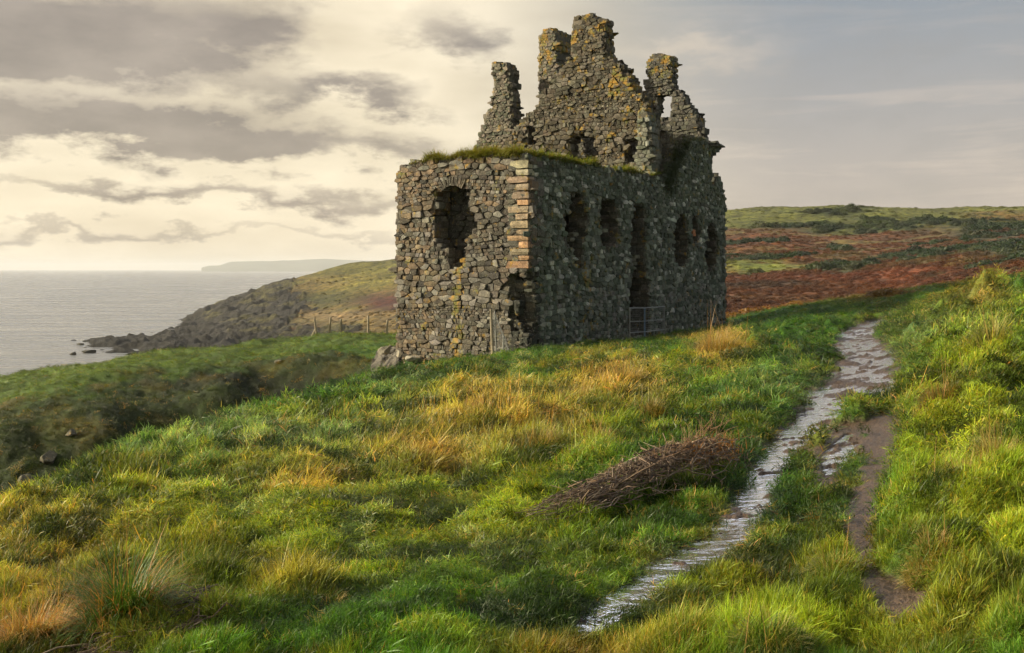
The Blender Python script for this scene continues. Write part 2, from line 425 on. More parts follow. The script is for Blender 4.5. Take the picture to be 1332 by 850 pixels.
    c = bl(c, verge*.45*sst(-.2, .3, n2), (.11,.10,.025))
    bare = np.maximum(1-sst(1.0, 1.2, wet), 1-sst(.9, 1.15, mud))
    c = bl(c, bare, C_MUD*(1+.45*n2[..., None])); h = h*(1-bare)
    return c, h, bare

# ------------------------------------------------------------------ ground sheet
NT, NL = 1000, 900
tt = np.linspace(-1, 1, NT); tt = .62*tt+.55*tt**5
ll = np.concatenate([np.linspace(math.log(1.5), math.log(3.6), 60, endpoint=False), np.linspace(math.log(3.6), math.log(90), 560, endpoint=False), np.linspace(math.log(90), math.log(900), NL-620)])
T, L = np.meshgrid(tt, ll); GY = np.exp(L); GX = T*GY
GZ, GZb, gw, gm, grk, gpx, gpy = H(GX, GY, True)
gc, gh, gb = cover(GX, GY, GZ, GZb, gw, gm, grk, gpx, gpy)
ii = np.arange(NT*NL).reshape(NL, NT)
quads = np.stack([ii[:-1, :-1], ii[:-1, 1:], ii[1:, 1:], ii[1:, :-1]], -1).reshape(-1, 4)

def ground_mat():
    m, nt, out = new_mat('turf_soil_and_rock'); g = N(nt)
    at = g.node('ShaderNodeAttribute', attribute_name='Col').outputs['Color']
    k = g.node('ShaderNodeAttribute', attribute_name='bare')
    sep = g.node('ShaderNodeSeparateColor'); g.lk(k.outputs['Color'], sep.inputs[0])
    bare, rock, fa = sep.outputs[0], sep.outputs[1], sep.outputs[2]
    pos = g.node('ShaderNodeNewGeometry').outputs['Position']
    nf = g.noise(pos, 26, 3, .65); nm = nf; nb = g.noise(g.vmul(pos, (1, 1, 2.2)), .30, 5, .72)
    c1 = g.mix(1.0, at, g.ramp(nf, [(.3, (.45, .45, .45)), (.62, (1.25, 1.25, 1.2))]), 'MULTIPLY')
    c2 = g.mix(1.0, at, g.ramp(nb, [(.36, (.35, .38, .40)), (.5, (.95, .95, .95)), (.68, (1.8, 1.65, 1.4))]), 'MULTIPLY')
    c = g.mix(fa, c1, c2)
    c = g.mix(g.math('MULTIPLY', rock, 1.0), c, g.mix(1.0, at, g.ramp(g.noise(pos, .9, 5, .75), [(.38, (.28, .28, .3)), (.5, (.9, .9, .9)), (.66, (1.9, 1.85, 1.75))]), 'MULTIPLY'))
    p = g.node('ShaderNodeBsdfPrincipled'); g.lk(c, p.inputs['Base Color'])
    g.lk(g.math('SUBTRACT', .95, g.math('MULTIPLY', bare, .45)), p.inputs['Roughness'])
    p.inputs['Specular IOR Level'].default_value = .3
    b = g.node('ShaderNodeBump'); b.inputs['Strength'].default_value = .8; b.inputs['Distance'].default_value = .03
    g.lk(g.math('ADD', nf, nm), b.inputs['Height'])
    b2 = g.node('ShaderNodeBump'); b2.inputs['Distance'].default_value = 1.5
    g.lk(g.math('MULTIPLY', g.math('MAXIMUM', fa, rock), .9), b2.inputs['Strength']); g.lk(nb, b2.inputs['Height'])
    g.lk(b.outputs[0], b2.inputs['Normal']); g.lk(b2.outputs[0], p.inputs['Normal']); g.lk(p.outputs[0], out.inputs[0])
    return m
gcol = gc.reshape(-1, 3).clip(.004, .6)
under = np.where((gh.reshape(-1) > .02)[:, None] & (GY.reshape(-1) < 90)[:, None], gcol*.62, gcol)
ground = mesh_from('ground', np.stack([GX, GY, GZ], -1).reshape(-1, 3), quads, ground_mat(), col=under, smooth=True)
a = ground.data.color_attributes.new('bare', 'FLOAT_COLOR', 'POINT')
bb = np.ones((NT*NL, 4), np.float32); bb[:, 0] = gb.ravel(); bb[:, 1] = grk.ravel(); bb[:, 2] = sst(70, 130, GY).ravel()
a.data.foreach_set('color', bb.ravel())
tag(ground, kind='structure')

# ------------------------------------------------------------------ water lying in the path
def puddle_mat():
    m, nt, out = new_mat('shallow_water'); g = N(nt)
    pos = g.node('ShaderNodeNewGeometry').outputs['Position']
    p = g.node('ShaderNodeBsdfPrincipled')
    n = g.noise(pos, 7, 4, .6)
    g.lk(g.ramp(n, [(.3, (.75, .78, .86)), (.45, (.93, .95, 1.0))]), p.inputs['Base Color'])
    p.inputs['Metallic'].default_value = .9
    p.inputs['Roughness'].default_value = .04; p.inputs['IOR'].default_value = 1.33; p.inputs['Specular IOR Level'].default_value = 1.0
    p.inputs['Coat Weight'].default_value = 1.0; p.inputs['Coat Roughness'].default_value = .05; p.inputs['Coat IOR'].default_value = 1.5
    b = g.node('ShaderNodeBump'); b.inputs['Strength'].default_value = .6; b.inputs['Distance'].default_value = .022
    g.lk(g.noise(g.vmul(pos, (1, .9, 1)), 6.5, 4, .6, .8), b.inputs['Height']); g.lk(b.outputs[0], p.inputs['Normal']); g.lk(b.outputs[0], p.inputs['Coat Normal'])
    g.lk(p.outputs[0], out.inputs[0]); return m
PM = puddle_mat()
def water_strip(name, pts, label=None, widen=1.75, off=0.0):
    P = np.array(pts); seg = np.hypot(np.diff(P[:, 0]), np.diff(P[:, 1])); s = np.concatenate([[0], np.cumsum(seg)])
    S = np.linspace(0, s[-1], max(12, int(s[-1]/.18)))
    x = np.interp(S, s, P[:, 0]); y = np.interp(S, s, P[:, 1]); w = np.interp(S, s, P[:, 2])*widen
    V = []; M = 14
    for i in range(len(S)):
        zc = Hb(x[i], y[i])
        for j in range(M+1):
            X = x[i]+w[i]*(j/M*2-1); V.append((X, y[i], 0))
    V = np.array(V); V[:, 2] = Hb(V[:, 0], V[:, 1])-sink(V[:, 1])-.032+.006*(1-sst(7, 11, V[:, 1]))-.006*sst(14, 24, V[:, 1])-off
    i2 = np.arange(len(V)).reshape(len(S), M+1)
    q = np.stack([i2[:-1, :-1], i2[:-1, 1:], i2[1:, 1:], i2[1:, :-1]], -1).reshape(-1, 4)
    return tag(mesh_from(name, V, q, PM, smooth=True), kind='structure')
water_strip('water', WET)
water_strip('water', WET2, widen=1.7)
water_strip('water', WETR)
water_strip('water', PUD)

# ------------------------------------------------------------------ sea and far headland
def sea_mat():
    m, nt, out = new_mat('sea_water'); g = N(nt)
    pos = g.node('ShaderNodeNewGeometry').outputs['Position']
    p = g.node('ShaderNodeBsdfPrincipled'); p.inputs['Base Color'].default_value = (.10, .10, .09, 1)
    p.inputs['IOR'].default_value = 1.6; p.inputs['Specular IOR Level'].default_value = .8
    w1 = g.noise(g.vmul(pos, (.10, .22, 1)), 1, 6, .62, .4)
    w2 = g.noise(g.vmul(pos, (.012, .05, 1)), 1, 5, .6, .6)
    w3 = g.noise(g.vmul(pos, (.002, .012, 1)), 1, 4, .6, .5)
    b = g.node('ShaderNodeBump'); b.inputs['Strength'].default_value = 1.0; b.inputs['Distance'].default_value = 1.3
    h = g.math('ADD', g.math('ADD', w1, g.math('MULTIPLY', w2, 2.2)), g.math('MULTIPLY', w3, 5.0))
    g.lk(h, b.inputs['Height']); g.lk(b.outputs[0], p.inputs['Normal'])
    # cat's-paw patches of rougher water
    g.lk(g.mapr(w2, .35, .65, .14, .34), p.inputs['Roughness'])
    g.lk(p.outputs[0], out.inputs[0]); return m
R = 26000.
rings = [0, 200, 500, 1200, 3000, 7000, 14000, R]; V = [(0, 0, SEA)]; FF = []
K = 48
for r in rings[1:]:
    for k in range(K): V.append((r*math.cos(2*math.pi*k/K), r*math.sin(2*math.pi*k/K), SEA))
for k in range(K): FF.append((0, 1+k, 1+(k+1) % K))
for j in range(len(rings)-2):
    for k in range(K):
        a0 = 1+j*K+k; a1 = 1+j*K+(k+1) % K; FF.append((a0, a0+K, a1+K, a1))
tag(mesh_from('sea', V, FF, sea_mat()), kind='structure')

def headland():
    prof = [(262,348),(272,345),(285,344.5),(292,341.5),(300,338.5),(330,337.6),(352,338.5),(375,337),(400,336),(425,335.2),(450,336.5),(480,337.5),(520,339),(600,338),(700,341),(760,349)]
    xs = np.linspace(262, 760, 150); top = np.interp(xs, [p[0] for p in prof], [p[1] for p in prof])
    D0 = 11500.; rows = 26; V = []
    for j in range(rows):
        v = j/(rows-1); D = D0+3200*v
        prf = math.sin(min(1, v*2.2)*math.pi/2) if v < .45 else math.cos((v-.45)/.55*math.pi/2)
        zt = (HY-top)/F*(D0+1440)*.85-SEA
        X = (xs-CX)/F*D; Z = SEA-4+(zt+4).clip(0)*prf*(1+.12*fbm(X/700, np.full_like(X, D)/500, 91, 4)*(v > .02))
        V += list(zip(X, np.full_like(X, D), Z))
    n = len(xs); i2 = np.arange(rows*n).reshape(rows, n)
    q = np.stack([i2[:-1, :-1], i2[:-1, 1:], i2[1:, 1:], i2[1:, :-1]], -1).reshape(-1, 4)
    return tag(mesh_from('far_headland', V, q, simple_mat('distant_land', (.06, .07, .045), .95, 0, .4, .003, 0), smooth=True), kind='structure')
headland()

# ------------------------------------------------------------------ blades of grass
def blades(base, h, w, yaw, lean, curve, col_a, col_b, seg=3):
    """base Nx3, h,w,yaw,lean,curve N ; returns verts, faces(tri), colours"""
    n = len(base); V = np.zeros((n, 2*seg+1, 3), np.float32); C = np.zeros((n, 2*seg+1, 3), np.float32)
    dx, dy = np.cos(yaw), np.sin(yaw); sx, sy = -dy, dx
    for k in range(seg+1):
        u = k/seg
        ang = lean+curve*u
        # integrate the bend
        uu = np.linspace(0, u, 6)[None]; A = lean[:, None]+curve[:, None]*uu
        rr = np.trapz(np.sin(A), uu, axis=1)*h if u > 0 else 0*h
        zz = np.trapz(np.cos(A), uu, axis=1)*h if u > 0 else 0*h
        p = np.stack([base[:, 0]+dx*rr, base[:, 1]+dy*rr, base[:, 2]+zz], -1)
        ww = w*(1-u)**.7*.5
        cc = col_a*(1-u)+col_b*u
        if k < seg:
            V[:, 2*k] = p-np.stack([sx*ww, sy*ww, 0*ww], -1); V[:, 2*k+1] = p+np.stack([sx*ww, sy*ww, 0*ww], -1)
            C[:, 2*k] = cc; C[:, 2*k+1] = cc
        else: V[:, 2*k] = p; C[:, 2*k] = cc
    f = []
    for k in range(seg-1):
        f += [(2*k, 2*k+1, 2*k+3), (2*k, 2*k+3, 2*k+2)]
    f.append((2*seg-2, 2*seg-1, 2*seg))
    f = np.array(f)[None]+(np.arange(n)*(2*seg+1))[:, None, None]
    return V.reshape(-1, 3), f.reshape(-1, 3), C.reshape(-1, 3)

BM_I = blade_mat('grass_blades', True); BM = blade_mat('tussock_blades', False)
PROTO = {}
def proto_grass(name, n, w, spread, lean, curve, tipcol, seg=3, hv=.5, seedfrac=0, rad=1.0):
    r = np.sqrt(RNG.random(n))*rad; th = RNG.random(n)*2*math.pi
    b = np.stack([r*np.cos(th), r*np.sin(th), np.full(n, -.08)], -1)
    yaw = th+RNG.normal(0, 1.5, n)
    h = 1-hv*RNG.random(n)
    ln = np.abs(RNG.normal(lean, .32, n)); cv = np.abs(RNG.normal(curve, .6, n))
    g = (.75+.5*RNG.random((n, 1)))
    dead = RNG.random((n, 1)) < .14
    ca = np.where(dead, np.array([[1.5, .85, 1.0]]), np.array([[.36, .36, .40]]))*g  # shade of the hollows painted into the roots, over dark sheath and thatch
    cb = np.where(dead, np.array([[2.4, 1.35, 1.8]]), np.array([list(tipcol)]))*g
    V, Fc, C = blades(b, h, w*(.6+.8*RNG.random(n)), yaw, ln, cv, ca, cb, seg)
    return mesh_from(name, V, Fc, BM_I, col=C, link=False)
def collection(name, objs):
    c = bpy.data.collections.new(name)
    for o in objs: c.objects.link(o)
    return c
GR = collection('grass_kinds', [
    proto_grass('kind_a', 34, .065, 1, .55, .9, (1.35, 1.28, 1.0)),
    proto_grass('kind_b', 34, .065, 1, .7, 1.2, (1.5, 1.36, 1.0)),
    proto_grass('kind_c', 30, .060, 1, .25, 1.3, (1.75, 1.5, 1.1), 4),
    proto_grass('kind_d', 30, .060, 1, .45, 1.5, (1.6, 1.42, 1.0), 4),
    proto_grass('kind_e', 5, .05, .9, .12, .5, (3.2, 1.9, 1.6), 4),
])

def instancer(name, label, P, rot, scl, tint, coll, idx, nproto):
    me = bpy.data.meshes.new(name); n = len(P)
    me.vertices.add(n); me.vertices.foreach_set('co', P.astype(np.float32).ravel())
    for nm, ty, arr in (('rot', 'FLOAT_VECTOR', rot), ('scl', 'FLOAT_VECTOR', scl)):
        a = me.attributes.new(nm, ty, 'POINT'); a.data.foreach_set('vector', arr.astype(np.float32).ravel())
    a = me.attributes.new('idx', 'INT', 'POINT'); a.data.foreach_set('value', idx.astype(np.int32))
    a = me.attributes.new('tint', 'FLOAT_COLOR', 'POINT')
    c = np.ones((n, 4), np.float32); c[:, :3] = tint; a.data.foreach_set('color', c.ravel())
    o = bpy.data.objects.new(name, me); COL.objects.link(o)
    ng = bpy.data.node_groups.new(name, 'GeometryNodeTree')
    ng.interface.new_socket('Geometry', in_out='INPUT', socket_type='NodeSocketGeometry')
    ng.interface.new_socket('Geometry', in_out='OUTPUT', socket_type='NodeSocketGeometry')
    nd = ng.nodes; gi = nd.new('NodeGroupInput'); go = nd.new('NodeGroupOutput')
    m2p = nd.new('GeometryNodeMeshToPoints'); iop = nd.new('GeometryNodeInstanceOnPoints')
    ci = nd.new('GeometryNodeCollectionInfo'); ci.inputs['Collection'].default_value = coll
    ci.inputs['Separate Children'].default_value = True; ci.inputs['Reset Children'].default_value = True
    iop.inputs['Pick Instance'].default_value = True
    def na(nm, ty):
        k = nd.new('GeometryNodeInputNamedAttribute'); k.data_type = ty; k.inputs['Name'].default_value = nm; return k.outputs['Attribute']
    L_ = ng.links.new
    e2r = nd.new('FunctionNodeEulerToRotation')
    L_(gi.outputs[0], m2p.inputs[0]); L_(m2p.outputs[0], iop.inputs['Points']); L_(ci.outputs[0], iop.inputs['Instance'])
    L_(na('idx', 'INT'), iop.inputs['Instance Index'])
    L_(na('rot', 'FLOAT_VECTOR'), e2r.inputs[0]); L_(e2r.outputs[0], iop.inputs['Rotation'])
    L_(na('scl', 'FLOAT_VECTOR'), iop.inputs['Scale'])
    L_(iop.outputs[0], go.inputs[0])
    md = o.modifiers.new('scatter', 'NODES'); md.node_group = ng
    return tag(o, label, kind='stuff')

# castle plan (used to keep grass out of the masonry)
C0 = np.array((.79, 48.0)); AV = np.array((-.819, .574)); BV = np.array((.574, .819))
def in_castle(x, y, m=0.0):
    s = (x-C0[0])*BV[0]+(y-C0[1])*BV[1]; w = (x-C0[0])*AV[0]+(y-C0[1])*AV[1]
    return ((s > -m) & (s < 13.6) & (w > -m) & (w < 8.2+m)) | ((s >= 13.6) & (s < 22.7+m) & (w > -m) & (w < 10.6+m))

def scatter(n, l0, l1, t0=-.66, t1=.66):
    t = RNG.uniform(t0, t1, n); l = RNG.uniform(math.log(l0), math.log(l1), n)
    y = np.exp(l); x = t*y
    z, zb, wet, mud, rk, px, py = H(x, y, True)
    c, h, bare = cover(x, y, z, zb, wet, mud, rk, px, py)
    return x, y, z, zb, c, h, bare, rk, px, py

def grad(x, y):
    e = .12+.004*y
    return (Hb(x+e, y)-Hb(x-e, y))/(2*e), (Hb(x, y+e)-Hb(x, y-e))/(2*e)

def grass(n, l0, l1, name, label, dens=1.0):
    x, y, z, zb, c, h, bare, rk, px, py = scatter(n, l0, l1)
    # the sward grows in tufts: each tuft is domed, splays outwards and has its own tone
    cd, cdx, cdy, ci = cells(x, y, .62 if l0 < 20 else 1.0, 301 if l0 < 20 else 304)
    ce, cex, cey, cj = cells(x, y, .26 if l0 < 20 else .5, 306)
    clump2 = fbm(x/1.8, y/1.8, 78, 3)
    ok = (h > .03) & ~in_castle(x, y, .15) & ((bare < .5+.9*(RNG.random(n)-.5)) | (RNG.random(n) < .05+.07*(fbm(x*1.2, y*1.2, 88, 2) > .1)))
    ok &= (rk < .5) | (RNG.random(n) < .06)
    tuft = sst(.10, .26, h)
    H_ = h*(1+.5*clump2+(.5+.5*tuft)*(.75-1.5*cd)*(.4+1.2*ci)+.4*(.5-ce)).clip(.35, 1.75)*RNG.uniform(.65, 1.3, n)
    fq = sst(16, 34, y)
    H_ = H_*(1-.42*fq)
    sx = (.0118*y*(1-fq)+(.10+.0046*y*(1-.62*sst(38, 50, y)))*fq).clip(.045, .5)*RNG.uniform(.7, 1.3, n)
    sx = np.maximum(sx, H_*.26)
    H_ = np.maximum(H_, sx*.27)
    ok = np.where(ok)[0]
    x, y, z, c, H_, sx, px, h, cd, cdx, cdy, ci, cex, cey, cj, tuft = [q[ok] for q in (x, y, z, c, H_, sx, px, h, cd, cdx, cdy, ci, cex, cey, cj, tuft)]
    m = len(x)
    gust = fbm(x/2.5, y/2.5, 81, 3)
    lx = .22+.25*gust+RNG.normal(0, .27, m)+cdx*(.5+.9*tuft)+cex*.7; ly = -.12+.3*fbm(x/3, y/3, 85, 2)+RNG.normal(0, .27, m)+cdy*(.5+.9*tuft)+cey*.7
    yaw = RNG.random(m)*6.283
    # tilt vector (lx, ly) turned into the instance's own frame, since yaw is applied last
    tx = lx*np.cos(yaw)+ly*np.sin(yaw); ty = -lx*np.sin(yaw)+ly*np.cos(yaw)
    rot = np.stack([-ty, tx, yaw], -1).clip(-7, 7); rot[:, :2] = rot[:, :2].clip(-1.15, 1.15)
    long_ = (h > .15)
    idx = np.where(long_, RNG.integers(2, 4, m), RNG.integers(0, 2, m))
    dm = sst(30, 50, y)
    ci_ = ci*(1-.75*dm)+.5*.75*dm; ci = np.where(dm > .5, .5+.3*(ci-.5), ci)
    st = (tuft > .4) & (RNG.random(m) < .035); idx[st] = 4; H_[st] *= 2.0
    lum = (.42+1.12*ci_)*(.7+.6*cj)*(.75+.6*RNG.random(m)**1.5)
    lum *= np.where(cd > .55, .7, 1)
    tint = c*lum[:, None]*1.35
    straw = (RNG.random(m) < .03+.20*(ci > .88)+.06*tuft)[:, None]
    tint = np.where(straw, tint*.4+np.array((.36,.29,.09))*.75, tint)
    deep = (((ci < .2) | (cj < .24)) & (RNG.random(m) < .72))[:, None]
    tint = np.where(deep, tint*.38+C_DG*.5, tint)
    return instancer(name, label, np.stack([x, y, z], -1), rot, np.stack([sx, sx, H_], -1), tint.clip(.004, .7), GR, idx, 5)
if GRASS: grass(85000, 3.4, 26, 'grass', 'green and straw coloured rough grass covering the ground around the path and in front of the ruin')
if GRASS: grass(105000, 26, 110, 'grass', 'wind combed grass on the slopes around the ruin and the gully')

# ------------------------------------------------------------------ masonry
STONE = stone_mat()
def clip_cell(poly, mx, my, nx, ny):
    """keep the side of poly where (p-m).n < 0"""
    out = []; n = len(poly)
    for i in range(n):
        ax, ay = poly[i]; bx, by = poly[(i+1) % n]
        da = (ax-mx)*nx+(ay-my)*ny; db = (bx-mx)*nx+(by-my)*ny
        if da <= 0: out.append((ax, ay))
        if (da < 0) != (db < 0) and da != db:
            t = da/(da-db); out.append((ax+(bx-ax)*t, ay+(by-ay)*t))
    return out

class MB:
    def __init__(s): s.v = []; s.f = []; s.c = []
    def add(s, vs, fs, col):
        o = len(s.v); s.v += vs; s.f += [tuple(i+o for i in f) for f in fs]; s.c += [tuple(col) if len(col) == 4 else tuple(col)+(0,)]*len(vs)
    def build(s, name, mat, parent=None, smooth=False):
        return mesh_from(name, np.array(s.v), s.f, mat, parent, col=np.array(s.c), smooth=smooth)

R3 = random.Random(5)
def lump(mb, c, ax, ay, az, sx, sy, sz, col, j=.12, pw=.55):
    """a squarish rounded stone: 3x3x3 shell of points pulled towards a superellipsoid"""
    vs = []; idx = {}; 
    for i in (-1, 0, 1):
        for k in (-1, 0, 1):
            for l in (-1, 0, 1):
                if i == k == l == 0: continue
                n = math.sqrt(i*i+k*k+l*l); s = (1/n)**(1-pw)*(1+R3.uniform(-j, j))
                p = c+ax*(i*sx*s*.5)+ay*(k*sy*s*.5)+az*(l*sz*s*.5)
                idx[(i, k, l)] = len(vs); vs.append(tuple(p))
    fs = []
    for a in range(3):
        for sg in (-1, 1):
            for u in (-1, 0):
                for w in (-1, 0):
                    q = []
                    for du, dw in ((0, 0), (1, 0), (1, 1), (0, 1)):
                        t = [0, 0, 0]; t[a] = sg; t[(a+1) % 3] = u+du; t[(a+2) % 3] = w+dw; q.append(idx[tuple(t)])
                    fs.append(tuple(q if sg > 0 else q[::-1]))
    mb.add(vs, fs, col)

def stone_wall(name, parent, O, U, NRM, poly, holes=(), thick=1.0, row=.24, palette=None, zstone=-99, back=True, grid=.24, recess=(), relief=(.04, .15), edge=True):
    """O origin (x,y), U unit along, NRM outward unit; poly/holes in (u,z)."""
    O = Vector((O[0], O[1], 0)); U = Vector((U[0], U[1], 0)); Nn = Vector((NRM[0], NRM[1], 0)); Z = Vector((0, 0, 1))
    seed = R3.randint(0, 9999)
    us = [p[0] for p in poly]; zs = [p[1] for p in poly]; u0, u1, z0, z1 = min(us), max(us), min(zs), max(zs)
    mb = MB()
    def inside(u, z, w=.14):
        u = np.asarray(u, float); z = np.asarray(z, float)
        uu = u+w*fbm(u/.5, z/.5, seed, 2)*1.5; zz = z+w*fbm(u/.5, z/.5, seed+9, 2)*1.5
        m = in_poly(uu, zz, poly)
        for h in holes: m &= ~in_poly(uu, zz, h)
        return m
    # --- core: jittered cells
    nu = max(2, int(math.ceil((u1-u0)/grid))); nz = max(2, int(math.ceil((z1-z0)/grid)))
    gu, gz = (u1-u0)/nu, (z1-z0)/nz
    cu, cz = np.meshgrid(u0+gu*(np.arange(nu)+.5), z0+gz*(np.arange(nz)+.5), indexing='ij')
    M = inside(cu, cz, .10)
    vid = {}
    def vert(i, k, s):
        key = (i, k, s)
        if key not in vid:
            uu = u0+gu*i+R3.uniform(-.25, .25)*gu; zz = z0+gz*k+R3.uniform(-.25, .25)*gz
            dd = -.022 if s == 0 else -thick+.022
            if recess and s == 0:
                for rp, dep in recess:
                    if in_poly(uu, zz, rp): dd -= dep
            p = O+U*uu+Z*zz+Nn*(dd+R3.uniform(-.02, .02))
            # share the u,z jitter between the two faces
            if (i, k, 1-s) in vid:
                q = Vector(mb.v[vid[(i, k, 1-s)]]); p = Vector((q.x, q.y, q.z)); 
                base = (p-O).dot(Nn); p = p+Nn*(dd-base)
            vid[key] = len(mb.v); mb.v.append(tuple(p)); mb.c.append((.085, .078, .062, 0))
        return vid[key]
    for i in range(nu):
        for k in range(nz):
            if not M[i, k]: continue
            a = [vert(i, k, 0), vert(i+1, k, 0), vert(i+1, k+1, 0), vert(i, k+1, 0)]
            b = [vert(i, k, 1), vert(i+1, k, 1), vert(i+1, k+1, 1), vert(i, k+1, 1)]
            mb.f.append(tuple(a)); mb.f.append(tuple(b[::-1]))
            for (di, dk, e0, e1) in ((-1, 0, 3, 0), (1, 0, 1, 2), (0, -1, 0, 1), (0, 1, 2, 3)):
                ni, nk = i+di, k+dk
                if not (0 <= ni < nu and 0 <= nk < nz and M[ni, nk]):
                    mb.f.append((a[e0], b[e0], b[e1], a[e1]))
                    # edge stones through the wall's thickness
                    zc = z0+gz*(k+.5)
                    if not edge or zc < zstone or dk == -1 and k == 0 or R3.random() < .2: continue
                    nn = max(2, int(thick/.38)); 
                    if di and k % 2 and R3.random() < .8: continue
                    for q in range(nn):
                        w = (q+.5)/nn*thick
                        c = O+U*(u0+gu*(i+.5+di*.42)+R3.uniform(-.04, .04))+Z*(zc+dk*gz*.42+R3.uniform(-.04, .04))-Nn*w
                        col = palette(u0+gu*(i+.5), zc, 'edge')
                        if di: lump(mb, c, U, Nn, Z, R3.uniform(.18, .34), thick/nn*R3.uniform(.9, 1.1), gz*R3.uniform(1.3, 2.0), col, pw=.75)
                        else: lump(mb, c, U, Nn, Z, gu*R3.uniform(1.1, 2.0), thick/nn*R3.uniform(.9, 1.1), R3.uniform(.16, .34), col, pw=.7)
    # --- facing stones: voronoi cells of seeds laid in wavering courses
    def face(side):
        seeds = []; z = max(z0, zstone)-.2
        while z < z1+.2:
            h = row*R3.choice([.4, .55, .7, .9, 1.1, 1.3, 1.5]); u = u0-.3
            while u < u1+.3:
                w = h*R3.choice([.9, 1.2, 1.5, 1.8, 2.4, 3.0])
                seeds.append((u+w/2, z+h/2+R3.uniform(-.13, .13)*h+.10*math.sin(u*.9+z), max(w, h)))
                if h > row*1.05 and R3.random() < .3: seeds.append((u+w+.03, z+h*R3.choice([.2, .8]), h*.5))
                u += w
            z += h
        S = np.array([(a, b) for a, b, _ in seeds]); AS = 1.8
        ok = inside(S[:, 0], S[:, 1], .12)
        cell = {}
        G = row*2.2
        for i, (a, b) in enumerate(S): cell.setdefault((int(a//G), int(b//G)), []).append(i)
        for i in np.where(ok)[0]:
            a, b = S[i]; nb = []
            ca, cb = int(a//G), int(b//G)
            for p in (-1, 0, 1):
                for q in (-1, 0, 1): nb += cell.get((ca+p, cb+q), [])
            nb = sorted((j for j in nb if j != i), key=lambda j: (S[j][0]-a)**2+((S[j][1]-b)*AS)**2)[:14]
            poly_ = [(a-row*2, (b-row*1.5)*AS), (a+row*2, (b-row*1.5)*AS), (a+row*2, (b+row*1.5)*AS), (a-row*2, (b+row*1.5)*AS)]
            B = b*AS
            for j in nb:
                x2, y2 = S[j][0], S[j][1]*AS
                poly_ = clip_cell(poly_, (a+x2)/2, (B+y2)/2, x2-a, y2-B)
                if len(poly_) < 3: break
            if len(poly_) < 3: continue
            P = [(p, q/AS) for p, q in poly_]
            # drop very short edges
            Q = [P[0]]
            for p in P[1:]:
                if math.hypot(p[0]-Q[-1][0], p[1]-Q[-1][1]) > .035: Q.append(p)
            if len(Q) > 3 and math.hypot(Q[0][0]-Q[-1][0], Q[0][1]-Q[-1][1]) < .035: Q.pop()
            n = len(Q)
            if n < 3: continue
            mx = sum(p[0] for p in Q)/n; mz = sum(p[1] for p in Q)/n
            size = sum(math.hypot(p[0]-mx, p[1]-mz) for p in Q)/n
            if size > row*2.2: continue
            dp = R3.uniform(*relief)*min(1.3, size/row*1.4); rec = 0
            for rp, dep in recess:
                if in_poly(mx, mz, rp): rec = dep
            tu, tz = R3.uniform(-.16, .16), R3.uniform(-.16, .16)
            base = 0 if side == 0 else -thick; sg = 1 if side == 0 else -1
            vs = []; gap = .014/max(size, .05)
            for sc_, dd in ((1-gap*.2, -.035), (.975-gap*.3, dp*.65-.005), (.87, dp)):
                for (p, q) in Q:
                    r = 1+R3.uniform(-.05, .05)
                    pu = mx+(p-mx)*sc_*r; pz = mz+(q-mz)*sc_*r
                    off = dd+(tu*(pu-mx)+tz*(pz-mz) if dd > 0 else 0)+R3.uniform(-.008, .008)
                    vs.append(tuple(O+U*pu+Z*pz+Nn*(base+sg*(off-rec))))
            vs.append(tuple(O+U*mx+Z*mz+Nn*(base+sg*(dp*1.08-rec))))
            fs = []
            for r_ in range(2):
                for k in range(n):
                    k2 = (k+1) % n; f = (r_*n+k, r_*n+k2, (r_+1)*n+k2, (r_+1)*n+k); fs.append(f if sg > 0 else f[::-1])
            for k in range(n):
                f = (2*n+k, 2*n+(k+1) % n, 3*n); fs.append(f if sg > 0 else f[::-1])
            mb.add(vs, fs, palette(mx, mz, 'rec' if rec else 'face'))
    face(0)
    if back: face(1)
    return mb

def grow(poly, m):
    cx = sum(p[0] for p in poly)/len(poly); cz = sum(p[1] for p in poly)/len(poly); o = []
    for u, z in poly:
        d = math.hypot(u-cx, z-cz); o.append((u+(u-cx)/d*m, z+(z-cz)/d*m))
    return o

def to_plane(O, U, NRM, px, py):
    t = (px-CX)/F; k = (HY-py)/F
    # point (tD, D): (p-O).N=0
    D = (O[0]*NRM[0]+O[1]*NRM[1])/(t*NRM[0]+NRM[1])
    x, y = t*D, D
    return ((x-O[0])*U[0]+(y-O[1])*U[1], k*D)
def plane_poly(O, U, NRM, pts): return [to_plane(O, U, NRM, *p) for p in pts]

GREYS = [(0.100, 0.089, 0.074),(0.138, 0.128, 0.113),(0.066, 0.058, 0.046),(0.172, 0.159, 0.144),(0.095, 0.074, 0.055),(0.116, 0.100, 0.077),(0.056, 0.052, 0.046),(0.083, 0.071, 0.055)]
LICH = [0.0]
def vary(c, a=.2, l=0.0):
    k = R3.uniform(1-a, 1+a); g_ = sum(c[:3])/3
    return tuple(max(.01, (x*.8+g_*.2)*k*R3.uniform(.96, 1.04)) for x in c[:3])+(l,)
def pal_front(u, z, kind):
    c = R3.choice(GREYS)
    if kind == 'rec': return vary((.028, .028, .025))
    if z > 3 and R3.random() < .18: c = (.17, .115, .07)
    if u > 5.6 and R3.random() < .4: c = (.15, .11, .07)
    # yellow lichen streak under the window
    li = .55*math.exp(-((u-4.15)/.5)**2)*(z < .9)+.12*(z > 4.3)
    if kind == 'edge' and R3.random() < .5: c = R3.choice([(.15, .14, .12), (.10, .09, .08)])
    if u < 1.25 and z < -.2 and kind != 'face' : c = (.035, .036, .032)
    return vary(c, .2, li)
